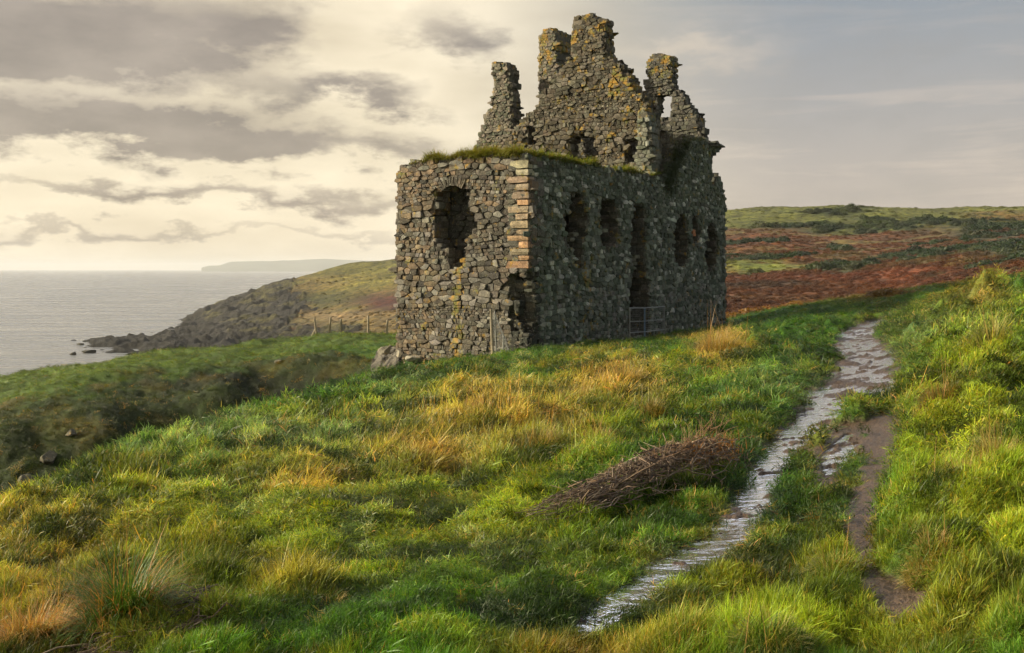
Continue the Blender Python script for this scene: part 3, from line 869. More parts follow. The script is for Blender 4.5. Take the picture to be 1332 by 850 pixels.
def pal_side(u, z, kind):
    c = R3.choice([(0.090, 0.108, 0.082),(0.125, 0.147, 0.115),(0.062, 0.077, 0.057),(0.167, 0.190, 0.152),(0.077, 0.099, 0.069),(0.115, 0.130, 0.099)])
    if R3.random() < .09: c = (.34, .35, .31)
    if u > 15 and z > 4 and R3.random() < .4: c = (.10, .115, .07)
    if z < -1 and R3.random() < .25: c = (.19, .19, .165)
    li = .5*math.exp(-((u-5.2)/.45)**2)*(z < .8)
    if kind == 'edge': c = R3.choice([(.10, .095, .08), (.07, .07, .06)])
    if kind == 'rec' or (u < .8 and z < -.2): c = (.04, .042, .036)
    return vary(c, .28, li)
def pal_gable(u, z, kind):
    c = R3.choice([(0.078, 0.064, 0.044),(0.106, 0.092, 0.070),(0.056, 0.048, 0.034),(0.134, 0.120, 0.095),(0.075, 0.058, 0.039),(0.053, 0.048, 0.034)])
    g = .10+.75*math.exp(-((z-11)/1.6)**2-((u-2.0)/1.6)**2)
    if z > 13.6: g = .6
    return vary(c, .2, min(1, g*.75))
def pal_dark(u, z, kind):
    c = R3.choice([(0.083, 0.080, 0.071),(0.109, 0.102, 0.089),(0.064, 0.060, 0.054),(0.095, 0.095, 0.076)])
    return vary(c, .2, .5*(z > 12.6)+.1)

castle = empty('ruined_castle', (C0[0], C0[1], -4.0), 'roofless grey rubble stone castle ruin with broken gables and chimneys above the sea', 'castle ruin')
def part(mb, name, parent=castle, mat=STONE, label=None):
    v = np.array(mb.v); o = mesh_from(name, v, mb.f, mat, None, col=np.array(mb.c))
    o.parent = parent
    # parents sit unrotated: keep the world place
    w = Vector((0, 0, 0)); q = parent
    while q is not None: w += Vector(q.location); q = q.parent
    o.location = -w if parent is castle else o.location
    if parent is not castle: o.location = Vector((0, 0, 0))
    if label: o['label'] = label
    return o

A2, B2 = tuple(AV), tuple(BV); NF = (-BV[0], -BV[1]); NS = (-AV[0], -AV[1])
FP = lambda pts: plane_poly(C0, AV, np.array(NF), pts)
SP = lambda pts: plane_poly(C0, BV, np.array(NS), pts)
# front wall
f_top = FP([(688,205),(672,204),(655,206),(640,203),(622,207),(600,206),(575,210),(555,212),(540,215),(524,219),(517,222)])
f_poly = f_top+[(f_top[-1][0], -6.5), (0.02, -6.5), (.02, -3.3), (.55, -2.9), (.75, -1.6), (.5, -.3), (.3, .05), (0.02, .12)]
f_hole = FP([(571,252),(583,247),(601,247),(609,256),(606,268),(613,280),(612,300),(604,312),(606,326),(600,330),(598,343),(590,347),(586,336),(582,322),(574,314),(566,308),(570,292),(564,284),(572,270),(568,262)])
f_rec = FP([(692,352),(664,355),(662,372),(667,385),(661,400),(664,430),(678,446),(700,448),(700,352)])
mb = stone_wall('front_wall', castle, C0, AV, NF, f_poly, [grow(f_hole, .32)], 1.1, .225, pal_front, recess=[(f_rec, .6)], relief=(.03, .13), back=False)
fw = part(mb, 'front_wall')
BK = C0+1.35*BV; bw = plane_poly(C0, AV, np.array(NF), [(560,236),(620,236),(620,352),(560,352)])
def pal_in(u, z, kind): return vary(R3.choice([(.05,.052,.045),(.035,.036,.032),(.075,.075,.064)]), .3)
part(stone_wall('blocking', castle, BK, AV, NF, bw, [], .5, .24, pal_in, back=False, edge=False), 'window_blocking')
# radiating arch stones over the window
mb = MB()
O3 = Vector((C0[0], C0[1], 0)); U3 = Vector((*AV, 0)); N3 = Vector((*NF, 0)); Z3 = Vector((0, 0, 1))
ucen = FP([(590, 300)])[0][0]; zc = FP([(590, 268)])[0][1]
for k in range(11):
    a = math.radians(-33+k*6.6+R3.uniform(-1.5, 1.5)); L = R3.uniform(.35, .62); d = U3*math.sin(a)+Z3*math.cos(a); e = U3*math.cos(a)-Z3*math.sin(a)
    lump(mb, O3+U3*ucen+Z3*zc+d*(.98+L/2)+N3*-.06, e, N3, d, R3.uniform(.09, .17), .4, L, vary(R3.choice(GREYS[:5])), pw=.8)
part(mb, 'window_arch', fw)
# orange sandstone quoins
mb = MB(); zq = FP([(685, 350)])[0][1]; k = 0
while zq < 5.05:
    h = R3.uniform(.26, .42); long_ = k % 2 == 0
    L = R3.uniform(1.0, 1.35) if long_ else R3.uniform(.55, .8)
    prot = R3.uniform(.06, .16); cz = zq+h/2
    col = R3.choice([(.33, .17, .08), (.28, .16, .085), (.36, .20, .10)]) if R3.random() < .62 and zq < 4.1 else (.24, .18, .12)
    if zq > 4.3: col = (.26, .23, .15)
    lump(mb, O3+U3*(L/2-.10)+Z3*cz+N3*(prot-.2), U3, N3, Z3, L, .5+R3.uniform(0, .1), h*R3.uniform(.8, .97), vary(col, .25), j=.08, pw=.8)
    zq += h; k += 1
part(mb, 'quoins', fw, label='orange brown sandstone corner blocks')
# side wall
s_top = SP([(688,206),(715,208),(740,213),(770,217),(800,223),(830,227),(851,230),(862,228),(868,214),(876,206),(880,196),(890,188),(903,182),(916,181),(921,186),(936,187),(938,193),(930,201),(933,226),(939,240),(943,262),(943,300)])
s_end = s_top[-1][0]
s_poly = [(max(0.0, s_top[0][0]), s_top[0][1])]+s_top[1:]+[(s_end, -6.5), (0.0, -6.5), (0, -3.3), (.45, -2.8), (.6, -1.7), (.45, -.4), (0, .12)]
WIN = [
 [(741,256),(756,257),(759,275),(762,300),(755,311),(756,346),(747,346),(746,318),(738,309),(738,285),(742,272)],
 [(784,268),(790,264),(799,267),(803,290),(801,316),(790,319),(785,314),(783,290)],
 [(825,274),(832,270),(838,277),(839,320),(836,334),(838,347),(843,380),(843,432),(818,432),(819,375),(826,348),(822,330),(822,300)],
 [(879,290),(886,285),(892,292),(893,325),(890,342),(880,345),(878,320)],
 [(901,288),(907,286),(908,300),(907,312),(901,312)],
 [(920,298),(926,295),(930,300),(931,340),(922,350),(918,330)],
 [(926,208),(931,205),(932,235),(927,237)],
]
holes = [grow(SP(w), .30) for w in WIN]
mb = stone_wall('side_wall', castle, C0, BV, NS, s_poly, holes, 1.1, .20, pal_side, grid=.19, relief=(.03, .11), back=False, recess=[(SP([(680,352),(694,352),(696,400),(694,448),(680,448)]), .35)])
sw = part(mb, 'side_wall')
mb = MB(); Us = Vector((*BV, 0)); Ns = Vector((*NS, 0))
uu, zz = SP([(904.5, 303)])[0]; lump(mb, O3+Us*uu+Z3*zz-Ns*.25, Us, Ns, Z3, .42, .4, .42, (.42, .16, .07), pw=.85); part(mb, 'orange_block', sw)
for (px_, py_) in ((831,334),(829,343),(827,338),(747,312),(752,305),(790,300),(925,325),(922,312)):
    uu, zz = SP([(px_, py_)])[0]; mb = MB(); lump(mb, O3+Us*uu+Z3*zz-Ns*.3, Us, Ns, Z3, R3.uniform(.4, .7), .4, .2, vary((.12, .12, .08)), pw=.8); part(mb, 'loose_stone', sw)
mb = MB(); uu, zz = SP([(930, 191)])[0]; lump(mb, O3+Us*(uu-.45)+Z3*zz+Ns*.1, Us, Ns, Z3, 1.2, 1.0, .17, (.09, .09, .08), pw=.9)
part(mb, 'jutting_slab', sw)
# near gable
G0 = C0+13.6*BV; GP = lambda pts: plane_poly(G0, AV, np.array(NF), pts)
g_up = GP([(846,232),(846,196),(848,150),(843,146),(838,130),(834,122),(826,118),(818,103),(806,88),(799,80),(788,72),(786,60),(745,60),(744,76),(735,90),(724,100),(716,114),(706,124),(700,142),(686,150),(676,160),(671,170)])
g_poly = g_up+[(g_up[-1][0]+.1, -5.5), (g_up[0][0], -5.5)]
g_holes = [GP([(746,192),(752,183),(766,184),(770,190),(771,214),(748,214)]), GP([(818,192),(822,189),(825,193),(825,204),(818,204)]), GP([(690,174),(694,172),(695,182),(690,183)])]
mb = stone_wall('near_gable', castle, G0, AV, NF, g_poly, [grow(h, .5) for h in g_holes], 1.0, .225, pal_gable, zstone=3.0, relief=(.05, .17), back=True)
ng_ = part(mb, 'near_gable')
mb = stone_wall('chimney', castle, G0+.05*np.array(NF), AV, NF, GP([(785,64),(785,30),(781,26),(777,25),(774,22),(764,21),(757,24),(750,23),(746,29),(746,64)]), [], 1.15, .24, pal_gable, grid=.2, relief=(.04, .12))
part(mb, 'chimney', ng_)
# broken pier at the gable's right foot
def pal_pier(u, z, kind): return vary(R3.choice([(.13,.14,.115),(.17,.18,.15),(.10,.11,.085),(.12,.12,.10)]), .2, .7*(z > 8.6)+.1)
P0 = G0-.9*BV
pp = plane_poly(P0, AV, np.array(NF), [(849,232),(847,214),(849,205),(846,196),(846,175),(842,158),(836,142),(832,150),(832,180),(828,200),(827,232)])
mb = stone_wall('broken_pier', castle, P0, AV, NF, pp, [], .95, .26, pal_pier, grid=.2, relief=(.05, .18))
part(mb, 'broken_pier')
# chimney standing on the far side wall
K0 = C0+18.0*BV; KP = lambda pts: plane_poly(K0, AV, np.array(NF), pts)
def pal_k(u, z, kind):
    return vary(R3.choice([(0.145, 0.125, 0.099),(0.112, 0.099, 0.079),(0.172, 0.152, 0.119),(0.086, 0.092, 0.066)]), .2, .5*(z > 13.6)+.1)
kp = KP([(723,240),(723,44),(718,40),(711,39),(704,42),(702,48),(702,240)])
mb = stone_wall('side_chimney', castle, K0, AV, NF, kp, [], 2.3, .2, pal_k, grid=.2, relief=(.03, .1), zstone=5)
part(mb, 'side_chimney')
# far gable
F0 = C0+21.4*BV; FG = lambda pts: plane_poly(F0, AV, np.array(NF), pts)
q_up = FG([(918,215),(915,190),(914,176),(910,160),(902,148),(896,140),(886,126),(878,118),(873,110),(842,110),(836,124),(834,132),(822,150),(800,170),(765,172),(742,178)])
q_poly = q_up+[(q_up[-1][0], -5.0), (q_up[0][0], -5.0)]
q_holes = [FG([(857,128),(872,125),(872,151),(866,153),(858,150)]), FG([(854,200),(858,197),(860,222),(853,223)])]
mb = stone_wall('far_gable', castle, F0, AV, NF, q_poly, [grow(h, .28) for h in q_holes], .8, .24, pal_dark, zstone=4.5, relief=(.04, .14))
fg = part(mb, 'far_gable')
mb = stone_wall('chimney', castle, F0+.05*np.array(NF), AV, NF, FG([(872,114),(872,80),(869,75),(860,72),(852,74),(844,74),(842,80),(842,114)]), [], 1.0, .2, pal_dark, grid=.2, relief=(.03, .1))
part(mb, 'chimney', fg)
# stair turret stub at the left
T0 = C0+15.6*BV; TP = lambda pts: plane_poly(T0, AV, np.array(NF), pts)
t_up = TP([(665,205),(665,175),(664,130),(664,96),(660,92),(655,84),(650,85),(645,81),(641,84),(642,98),(645,106),(645,118),(641,128),(640,140),(633,150),(629,165),(624,178),(619,188),(617,205)])
t_poly = t_up+[(t_up[-1][0], -5.5), (t_up[0][0], -5.5)]
mb = stone_wall('turret', castle, T0, AV, NF, t_poly, [], 1.0, .2, pal_k, zstone=4.0, grid=.22, relief=(.04, .15))
part(mb, 'turret_stub')
l_poly = plane_poly(T0, AV, np.array(NF), [(662,176),(673,172),(690,150),(700,150),(700,240),(662,240)])
mb = stone_wall('link_wall', castle, T0-.3*BV, AV, NF, l_poly, [], 1.0, .25, pal_gable)
part(mb, 'link_wall')
# rear walls seen only past the openings
def plain(name, O, U, NRM, u1, zt, th, zs=3.5):
    poly = [(0, -6)]+[(0, zt)]+[(u1*k/8, zt+R3.uniform(-.3, .3)) for k in range(1, 8)]+[(u1, zt), (u1, -6)]
    return part(stone_wall(name, castle, O, U, NRM, poly, [], th, .32, pal_dark, grid=.4, zstone=zs, edge=False), name)
plain('wing_wall', C0+8.1*AV+1.0*BV, BV, tuple(AV), 12.4, 4.9, 1.0)
plain('tower_wall', C0+10.3*AV+14.4*BV, BV, tuple(AV), 7.0, 7.6, 1.0)
# ceiling slabs added to darken the rooms below, turf green on top
def slab(name, s0, s1, w0, w1, z0, z1, n=14):
    V = []; 
    for zz_ in (z0, z1):
        for i in range(n+1):
            for j in range(n+1):
                s = s0+(s1-s0)*i/n; w = w0+(w1-w0)*j/n; p = C0+BV*s+AV*w
                bulge = .35*math.sin(math.pi*j/n)+R3.uniform(-.07, .07)
                V.append((p[0], p[1], zz_+bulge))
    m = (n+1)**2; Fc = []
    for i in range(n):
        for j in range(n):
            a = i*(n+1)+j; Fc.append((a, a+1, a+n+2, a+n+1)); Fc.append((m+a, m+a+n+1, m+a+n+2, m+a+1))
    for i in range(n):
        for a, b in ((i, i+1), (n*(n+1)+i+1, n*(n+1)+i), ((i+1)*(n+1), i*(n+1)), (i*(n+1)+n, (i+1)*(n+1)+n)):
            Fc.append((b, a, m+a, m+b))
    mb = MB(); mb.v = V; mb.f = Fc; mb.c = [(.07, .09, .03, 0)]*len(V); return part(mb, name)
slab('shade_slab', .9, 13.6, .9, 7.4, 3.9, 4.55); slab('shade_slab', 14.5, 21.5, .9, 9.6, 4.2, 4.7)

# turf growing along the wall heads
def turf(name, parent, pts, n, depth, h, col, zoff=0.0, NRM=NF, O=C0, U=AV):
    us = np.array([p[0] for p in pts]); zs = np.array([p[1] for p in pts]); o = np.argsort(us); us, zs = us[o], zs[o]
    u = RNG.uniform(us[0], us[-1], n); keep = fbm(u*1.3, u*0+3, 15, 3)*1.4+RNG.random(n)*.6 > .02; u = u[keep]; n = len(u)
    dn = RNG.random(n)*depth-.12; z = np.interp(u, us, zs)+zoff+.10*fbm(u*2, dn*2, 16, 2)-.04
    b = np.stack([O[0]+U[0]*u-NRM[0]*dn, O[1]+U[1]*u-NRM[1]*dn, z], -1)
    yaw = math.atan2(NRM[1], NRM[0])+RNG.normal(0, 1.3, n)
    hh = h*RNG.uniform(.4, 1.2, n)*(1+1.5*fbm(u*1.3, u*0+3, 15, 3)).clip(.35, 2.2)
    k = RNG.uniform(.6, 1.5, (n, 1)); st = (RNG.random((n, 1)) < .3)
    ca = np.where(st, np.array([[.20, .16, .04]]), np.array([col]))*k
    V, Fc, C = blades(b, hh, RNG.uniform(.02, .04, n), yaw, np.abs(RNG.normal(.5, .3, n)), np.abs(RNG.normal(1.5, .5, n)), ca*.7, ca*1.2)
    o = mesh_from(name, V, Fc, BM, None, col=C); o.parent = parent
    o.location = -Vector(castle.location) if parent is castle else Vector((0, 0, 0)); return o
turf('turf', fw, f_top, 15000, 1.2, .46, (.17, .185, .025), .12)
turf('turf', sw, [p for p in s_top if p[0] < 13.9], 16000, 1.2, .40, (.11, .15, .025), .10, NS, C0, BV)
turf('turf', sw, [p for p in s_top if 13.4 < p[0] < 20], 2600, 1.0, .26, (.06, .08, .02), .0, NS, C0, BV)
# hanging weeds on the side wall by the pier
def hang(pts, n, col, O, U, NRM, parent):
    P = plane_poly(O, U, np.array(NRM), pts); k = RNG.integers(0, len(P), n)
    u = np.array([P[i][0] for i in k])+RNG.normal(0, .35, n); z = np.array([P[i][1] for i in k])+RNG.normal(0, .3, n)
    b = np.stack([O[0]+U[0]*u+NRM[0]*.1, O[1]+U[1]*u+NRM[1]*.1, z], -1)
    kk = RNG.uniform(.6, 1.5, (n, 1)); ca = np.array([col])*kk
    V, Fc, C = blades(b, RNG.uniform(.2, .5, n), RNG.uniform(.02, .05, n), math.atan2(NRM[1], NRM[0])+RNG.normal(0, .8, n), RNG.uniform(.6, 1.2, n), RNG.uniform(1, 2.2, n), ca, ca)
    o = mesh_from('weeds', V, Fc, BM, None, col=C); o.parent = parent; o.location = (0, 0, 0) if parent is not castle else -Vector(castle.location)
hang([(866,222),(872,228),(868,240),(876,215)], 1500, (.035, .06, .015), C0, BV, NS, sw)
hang([(877,196),(890,190),(884,205)], 900, (.04, .06, .02), C0, BV, NS, sw)

# ------------------------------------------------------------------ things standing about
def ground_hit(px, py):
    h = hit(px, py); z = float(H(np.array([h[0]]), np.array([h[1]]))[0]); return np.array([h[0], h[1], z])

TAN = ((.42,.29,.10),(.50,.36,.14)); ORG = ((.36,.16,.045),(.46,.24,.08)); YEL = ((.26,.27,.05),(.46,.40,.12)); GRN = ((.035,.085,.015),(.09,.17,.03)); OLV = ((.09,.10,.02),(.22,.19,.05)); FRO = ((.10,.16,.07),(.24,.33,.18))
TG = 'grass tussocks standing out of the sward'
def tussock(px, py, wpx, hpx, pal, label, n=700, lean=.35, curve=1.1, mix=None, mf=.35, name='grass_tussock', stalks=0):
    p = ground_hit(px, py); D = p[1]; r = wpx/2/F*D; h = hpx/F*D*(1.15 if py < 700 or py == 822 else .85)
    rr = np.sqrt(RNG.random(n))*r*.62; th = RNG.random(n)*6.283
    x = p[0]+rr*np.cos(th); y = p[1]+rr*np.sin(th)*.9
    b = np.stack([x, y, H(x, y)-.02], -1)
    dome = (1-.5*(rr/(r*.62))**2)
    hh = h*RNG.uniform(.55, 1.15, n)*dome*1.25
    yaw = th+RNG.normal(0, .7, n)
    ln = np.abs(RNG.normal(lean, .2, n))*(.3+rr/(r*.62)); cv = np.abs(RNG.normal(curve, .45, n))
    w = np.maximum(.005, .75/F*D)*RNG.uniform(.7, 1.4, n)
    A = np.array(pal[0]); B = np.array(pal[1]); k = RNG.uniform(.6, 1.3, (n, 1))
    ca = np.tile(A, (n, 1)); cb = np.tile(B, (n, 1))
    if mix is not None:
        m = (RNG.random((n, 1)) < mf); ca = np.where(m, np.array(mix[0]), ca); cb = np.where(m, np.array(mix[1]), cb)
    ca = ca*k*.75; cb = cb*k
    if stalks:
        sx = p[0]+RNG.normal(0, r*.4, stalks); sy = p[1]+RNG.normal(0, r*.3, stalks)
        b = np.concatenate([b, np.stack([sx, sy, H(sx, sy)], -1)]); hh = np.concatenate([hh, h*RNG.uniform(1.3, 2.1, stalks)])
        yaw = np.concatenate([yaw, RNG.random(stalks)*6.28]); ln = np.concatenate([ln, RNG.uniform(0, .25, stalks)]); cv = np.concatenate([cv, RNG.uniform(0, .5, stalks)])
        w = np.concatenate([w, np.full(stalks, max(.004, .8/F*D))]); ca = np.concatenate([ca, np.tile((.32,.17,.06), (stalks, 1))]); cb = np.concatenate([cb, np.tile((.42,.24,.09), (stalks, 1))])
    V, Fc, C = blades(b, hh, w, yaw, ln, cv, ca, cb, 4)
    o = mesh_from(name, V, Fc, BM, None, col=C, loc=p)
    return tag(o, label, 'tussock', TG)
TUS = [
 (933,462,74,34,TAN,'golden tussock beside the far right corner of the castle wall',1500,GRN,.15,12),
 (812,506,70,30,TAN,'tall golden tussock highest up the slope below the metal gate',1300,OLV,.3,10),
 (752,528,70,26,TAN,'pale gold tussock halfway up the golden band of grass',1100,OLV,.35,6),
 (628,548,62,28,TAN,'straw tussock with upright stems at the upper left of the golden band',1100,ORG,.3,12),
 (700,592,74,34,OLV,'olive tussock with a dark underside at the lower edge of the golden band',1400,TAN,.4,4),
 (775,582,60,34,OLV,'green and gold tussock just above the brushwood heap',1100,ORG,.3,6),
 (600,600,70,26,GRN,'dark green tussock low in the golden band',1100,TAN,.3,0),
 (535,602,46,20,ORG,'rust orange tussock at the left end of the golden band',800,TAN,.3,3),
 (850,545,52,20,OLV,'small olive tussock right of the golden band, above the brushwood',700,TAN,.3,0),
 (415,630,52,18,TAN,'buff tussock on its own in the sunlit lawn left of the golden band',800,OLV,.25,3),
 (352,634,40,13,ORG,'low reddish buff tussock left of the buff one in the lawn',500,TAN,.5,0),
 (245,588,44,16,FRO,'pale frosty tussock on the brink of the gully',700,GRN,.3,0),
 (330,590,40,14,OLV,'yellowish tussock leaning over the middle of the gully edge',500,GRN,.4,0),
 (520,505,46,18,OLV,'rounded green tussock below the left foot of the castle',800,GRN,.5,0),
 (160,822,150,96,GRN,'large dark green tussock in the near left corner with long drooping blades',1500,ORG,.25,4),
 (40,830,170,88,ORG,'big orange brown tussock at the very left of the foreground',1700,TAN,.45,14),
 (225,748,80,42,OLV,'dry olive tussock behind the large dark green one',900,TAN,.5,6),
 (362,752,66,32,GRN,'green tussock with a straw fringe on its left near the bottom of the lawn',700,TAN,.4,2),
 (432,776,66,30,TAN,'bowed straw tussock right of the twig litter',700,OLV,.4,0),
 (1085,738,74,44,YEL,'yellow tussock on the strip between the flooded rut and the mud patch',1100,GRN,.25,4),
 (912,800,74,44,YEL,'pale yellow tussock beside the lower end of the flooded rut',1000,GRN,.2,10),
 (1222,548,60,36,OLV,'dark olive tussock on the bank right of the wide mud rut',900,ORG,.3,3),
 (1205,742,80,40,TAN,'brassy tussock overhanging the lowest mud patch',900,YEL,.5,2),
 (1290,470,70,40,YEL,'tall yellow tussock near the top of the right bank',1000,GRN,.3,6),
 (1300,600,90,44,YEL,'bright yellow tussock halfway down the right bank at the edge of the view',1100,TAN,.3,4),
 (1260,668,80,40,TAN,'gold and green tussock low on the right bank',900,YEL,.5,3),
 (1060,660,44,22,OLV,'small rusty tussock on the grass strip between the two ruts',500,ORG,.5,0),
 (1000,845,120,60,YEL,'long bladed yellow green tussock at the bottom of the view right of the flooded rut',1200,GRN,.4,4),
]
if GRASS:
    for t_ in TUS:
        px, py, w_, h_, pal, lab, n_, mx, mf, st = t_
        tussock(px, py, w_, h_, pal, lab, n_, mix=mx, mf=mf, stalks=st, curve=1.3 if py > 700 else 1.0)

# ---- sticks
def tubes(paths, sides=4):
    V = []; Fc = []; Cc = []
    for P, r0, r1, col in paths:
        P = np.asarray(P); n = len(P); T = np.gradient(P, axis=0); T /= np.linalg.norm(T, axis=1)[:, None]+1e-9
        up = np.where(np.abs(T[:, 2:3]) > .9, np.array([[1., 0, 0]]), np.array([[0, 0, 1.]]))
        a = np.cross(T, up); a /= np.linalg.norm(a, axis=1)[:, None]; b = np.cross(T, a)
        o = len(V)
        for i in range(n):
            r = r0+(r1-r0)*i/(n-1)
            for k in range(sides):
                q = 6.2832*k/sides; V.append(P[i]+(a[i]*math.cos(q)+b[i]*math.sin(q))*r); Cc.append(col)
        for i in range(n-1):
            for k in range(sides):
                k2 = (k+1) % sides; Fc.append((o+i*sides+k, o+i*sides+k2, o+(i+1)*sides+k2, o+(i+1)*sides+k))
        Fc.append(tuple(o+k for k in range(sides))[::-1]); Fc.append(tuple(o+(n-1)*sides+k for k in range(sides)))
    return np.array(V), Fc, np.array(Cc)
def wood_mat():
    m, nt, out = new_mat('dead_wood'); g = N(nt)
    at = g.node('ShaderNodeAttribute', attribute_name='Col').outputs['Color']
    pos = g.node('ShaderNodeTexCoord').outputs['Object']
    c = g.mix(1.0, at, g.ramp(g.noise(pos, 30, 3), [(.3, (.55, .55, .55)), (.7, (1.4, 1.35, 1.3))]), 'MULTIPLY')
    p = g.node('ShaderNodeBsdfPrincipled'); g.lk(c, p.inputs['Base Color']); p.inputs['Roughness'].default_value = .75
    g.lk(p.outputs[0], out.inputs[0]); return m
WOOD = wood_mat()
def brush(A, B, width, height, n, name, label, lens=(.5, 1.2), rad=(.004, .009), wild=.16, curl=.35):
    A = ground_hit(*A); B = ground_hit(*B); ax = B-A; L = np.linalg.norm(ax[:2]); d = ax/np.linalg.norm(ax); sd_ = np.array([-d[1], d[0], 0])
    paths = []
    for i in range(n):
        s1 = R3.random()**.8*1.02; ln = R3.uniform(*lens)/L; s0 = s1-ln
        v = R3.gauss(0, .42); lay = R3.random()**.6; v2 = v+R3.gauss(0, .35)
        P = []; k1, k2 = R3.uniform(-1, 1)*curl, R3.uniform(-1, 1)*curl
        for j in range(6):
            u = j/5; s = s1+(s0-s1)*u; vv = v+(v2-v)*u+k1*math.sin(u*3.1)*.5
            sc_ = min(1.05, max(-.12, s)); prof = (min(1, max(0, (sc_+.16)/.72))**.7*min(1, max(0, (1.12-sc_)/.22))**.6) if height > .3 else max(0, math.sin(math.pi*min(1, max(0, (sc_+.12)/1.3))))
            hgt = height*prof*lay*max(.05, 1-vv*vv*.7)+k2*.05*math.sin(u*5)+.015
            p = A+ax*s+sd_*vv*width*.5*(.35+.65*prof); g0 = Hb(p[0], p[1]); P.append((p[0]+R3.gauss(0, wild*.1), p[1]+R3.gauss(0, wild*.1), float(g0)+hgt+R3.gauss(0, wild*.1)))
        r = R3.uniform(*rad); c = R3.choice([(.10,.065,.045),(.16,.115,.08),(.06,.04,.03),(.24,.19,.14),(.11,.075,.05)])
        paths.append((P, r, r*.45, c))
    return A, B, paths, label, name
A, B, paths, lab, nm = brush((745,662), (938,606), .9, .36, 520, 'brush_pile', '', lens=(.3, 1.0), rad=(.002, .0075), wild=.22, curl=.6)
for i in range(190):
    s = R3.uniform(.0, 1.05); p = A+(B-A)*s; yw = R3.uniform(0, 6.28); l = R3.uniform(.15, .5); lat = R3.gauss(0, .2)
    g0 = float(Hb(p[0], p[1]))+R3.random()**.5*.36*min(1, (s+.15)*1.5)*min(1, max(.2, (1.1-s)/.2)); up = R3.gauss(0, .35); k_ = R3.gauss(0, .05)
    P = [(p[0]+math.cos(yw)*l*(t-.5)+k_*math.sin(t*7), p[1]+lat+math.sin(yw)*l*(t-.5), g0+up*l*(t-.5)+k_*math.sin(t*5)) for t in (0, .33, .66, 1)]
    paths.append((P, R3.uniform(.003, .010), .002, R3.choice([(.12,.08,.05),(.20,.16,.12),(.12,.08,.055)])))
    if R3.random() < .5: paths.append(([P[1], (P[1][0]+R3.gauss(0, .09), P[1][1]+R3.gauss(0, .05), P[1][2]+R3.uniform(-.02, .12))], .003, .0015, (.2, .13, .08)))
# twigs that stick up from the heap's crest and its far end
for i in range(70):
    s = R3.uniform(.45, 1.02); p = A+(B-A)*s; P = []; dirx, diry, up = R3.gauss(.1, .35), R3.gauss(0, .3), R3.uniform(.35, .9)
    l = R3.uniform(.15, .38); g0 = float(Hb(p[0], p[1]))+.44*min(1, s*1.1)*min(1, (1.12-s)/.2)
    for j in range(4): P.append((p[0]+dirx*l*j/3, p[1]+R3.gauss(0, .02)+diry*l*j/3-.05, g0+up*l*j/3+R3.gauss(0, .01)))
    paths.append((P, .0035, .0015, (.19, .11, .06)))
V, Fc, Cc = tubes(paths)
bp = empty('brush_pile', A, 'long heap of cut brown brushwood lying on the grass left of the flooded rut', 'brushwood heap')
o = mesh_from('sticks', V-A, Fc, WOOD, bp, col=Cc, smooth=True)
n = 900; s = RNG.uniform(.72, 1.05, n); q = A+(B-A)*s[:, None]+RNG.normal(0, .12, (n, 3))*np.array([1, 1, 0]); q[:, 2] = Hb(q[:, 0], q[:, 1])+RNG.random(n)*.30
k = RNG.uniform(.5, 1.3, (n, 1)); cl = np.array([(.26, .12, .04)])*k
V, Fc, C = blades(q-A, RNG.uniform(.08, .22, n), RNG.uniform(.006, .014, n), RNG.random(n)*6.28, RNG.uniform(.1, 1.2, n), RNG.uniform(.3, 1.6, n), cl, cl*1.2)
mesh_from('dead_fronds', V, Fc, BM, bp, col=C)
A, B, paths, lab, nm = brush((165,838), (300,785), .9, .12, 130, '', '', (.3, .9), (.003, .008), .25, .9)
V, Fc, Cc = tubes(paths)
tw = empty('twig_litter', A, 'scatter of broken dead twigs and stems beside the large dark tussock in the foreground', 'twigs')
mesh_from('twigs', V-A, Fc, WOOD, tw, col=Cc*.9, smooth=True)
for (px, py) in ((640,668),(690,664)):
    pass

# ---- fences
def bar(p, q, r, sides=6): return ([p, ((np.array(p)+np.array(q))/2), q], r, r, (.3, .3, .3))
METAL = simple_mat('galvanised_steel', (.20, .205, .20), .5, .5, .25, 30, .1)
BLUE = simple_mat('blue_grey_paint', (.10, .16, .24), .5, 0, .2, 25, .1)
POSTW = simple_mat('weathered_timber', (.26, .22, .16), .9, 0, .35, 14, .5)
def box_post(name, p, q, w, mat, parent, org):
    p = np.array(p, float); q = np.array(q, float); mb = MB(); d = Vector(q-p); L = d.length; d.normalize()
    a = d.cross(Vector((0.3, 1, 0))).normalized(); b = d.cross(a)
    vs = []; 
    for t_, k_ in ((0, 1), (.5, .97), (.97, .93), (1, .7)):
        c_ = Vector(p)+d*(L*t_)-Vector(org)
        for i in range(8):
            ang = math.pi/4*i+.39; vs.append(tuple(c_+(a*math.cos(ang)+b*math.sin(ang))*w*.5*k_*(1 if mat is METAL else R3.uniform(.88, 1.1))))
    fs = [tuple(range(8))[::-1], tuple(range(24, 32))]
    for r_ in range(3):
        for i in range(8): fs.append((r_*8+i, r_*8+(i+1) % 8, r_*8+8+(i+1) % 8, r_*8+8+i))
    return mesh_from(name, np.array(vs), fs, mat, parent)
def grid_mesh(name, c00, c10, c11, c01, nu, nv, r, mat, parent, org):
    c00, c10, c11, c01 = [np.array(c, float)-org for c in (c00, c10, c11, c01)]
    f = lambda u, v: (c00*(1-u)+c10*u)*(1-v)+(c01*(1-u)+c11*u)*v
    paths = [([f(i/nu, 0), f(i/nu, .5), f(i/nu, 1)], r, r, (0, 0, 0)) for i in range(nu+1)]+[([f(0, j/nv), f(.5, j/nv), f(1, j/nv)], r, r, (0, 0, 0)) for j in range(nv+1)]
    V, Fc, _ = tubes(paths, 4); return mesh_from(name, V, Fc, mat, parent)
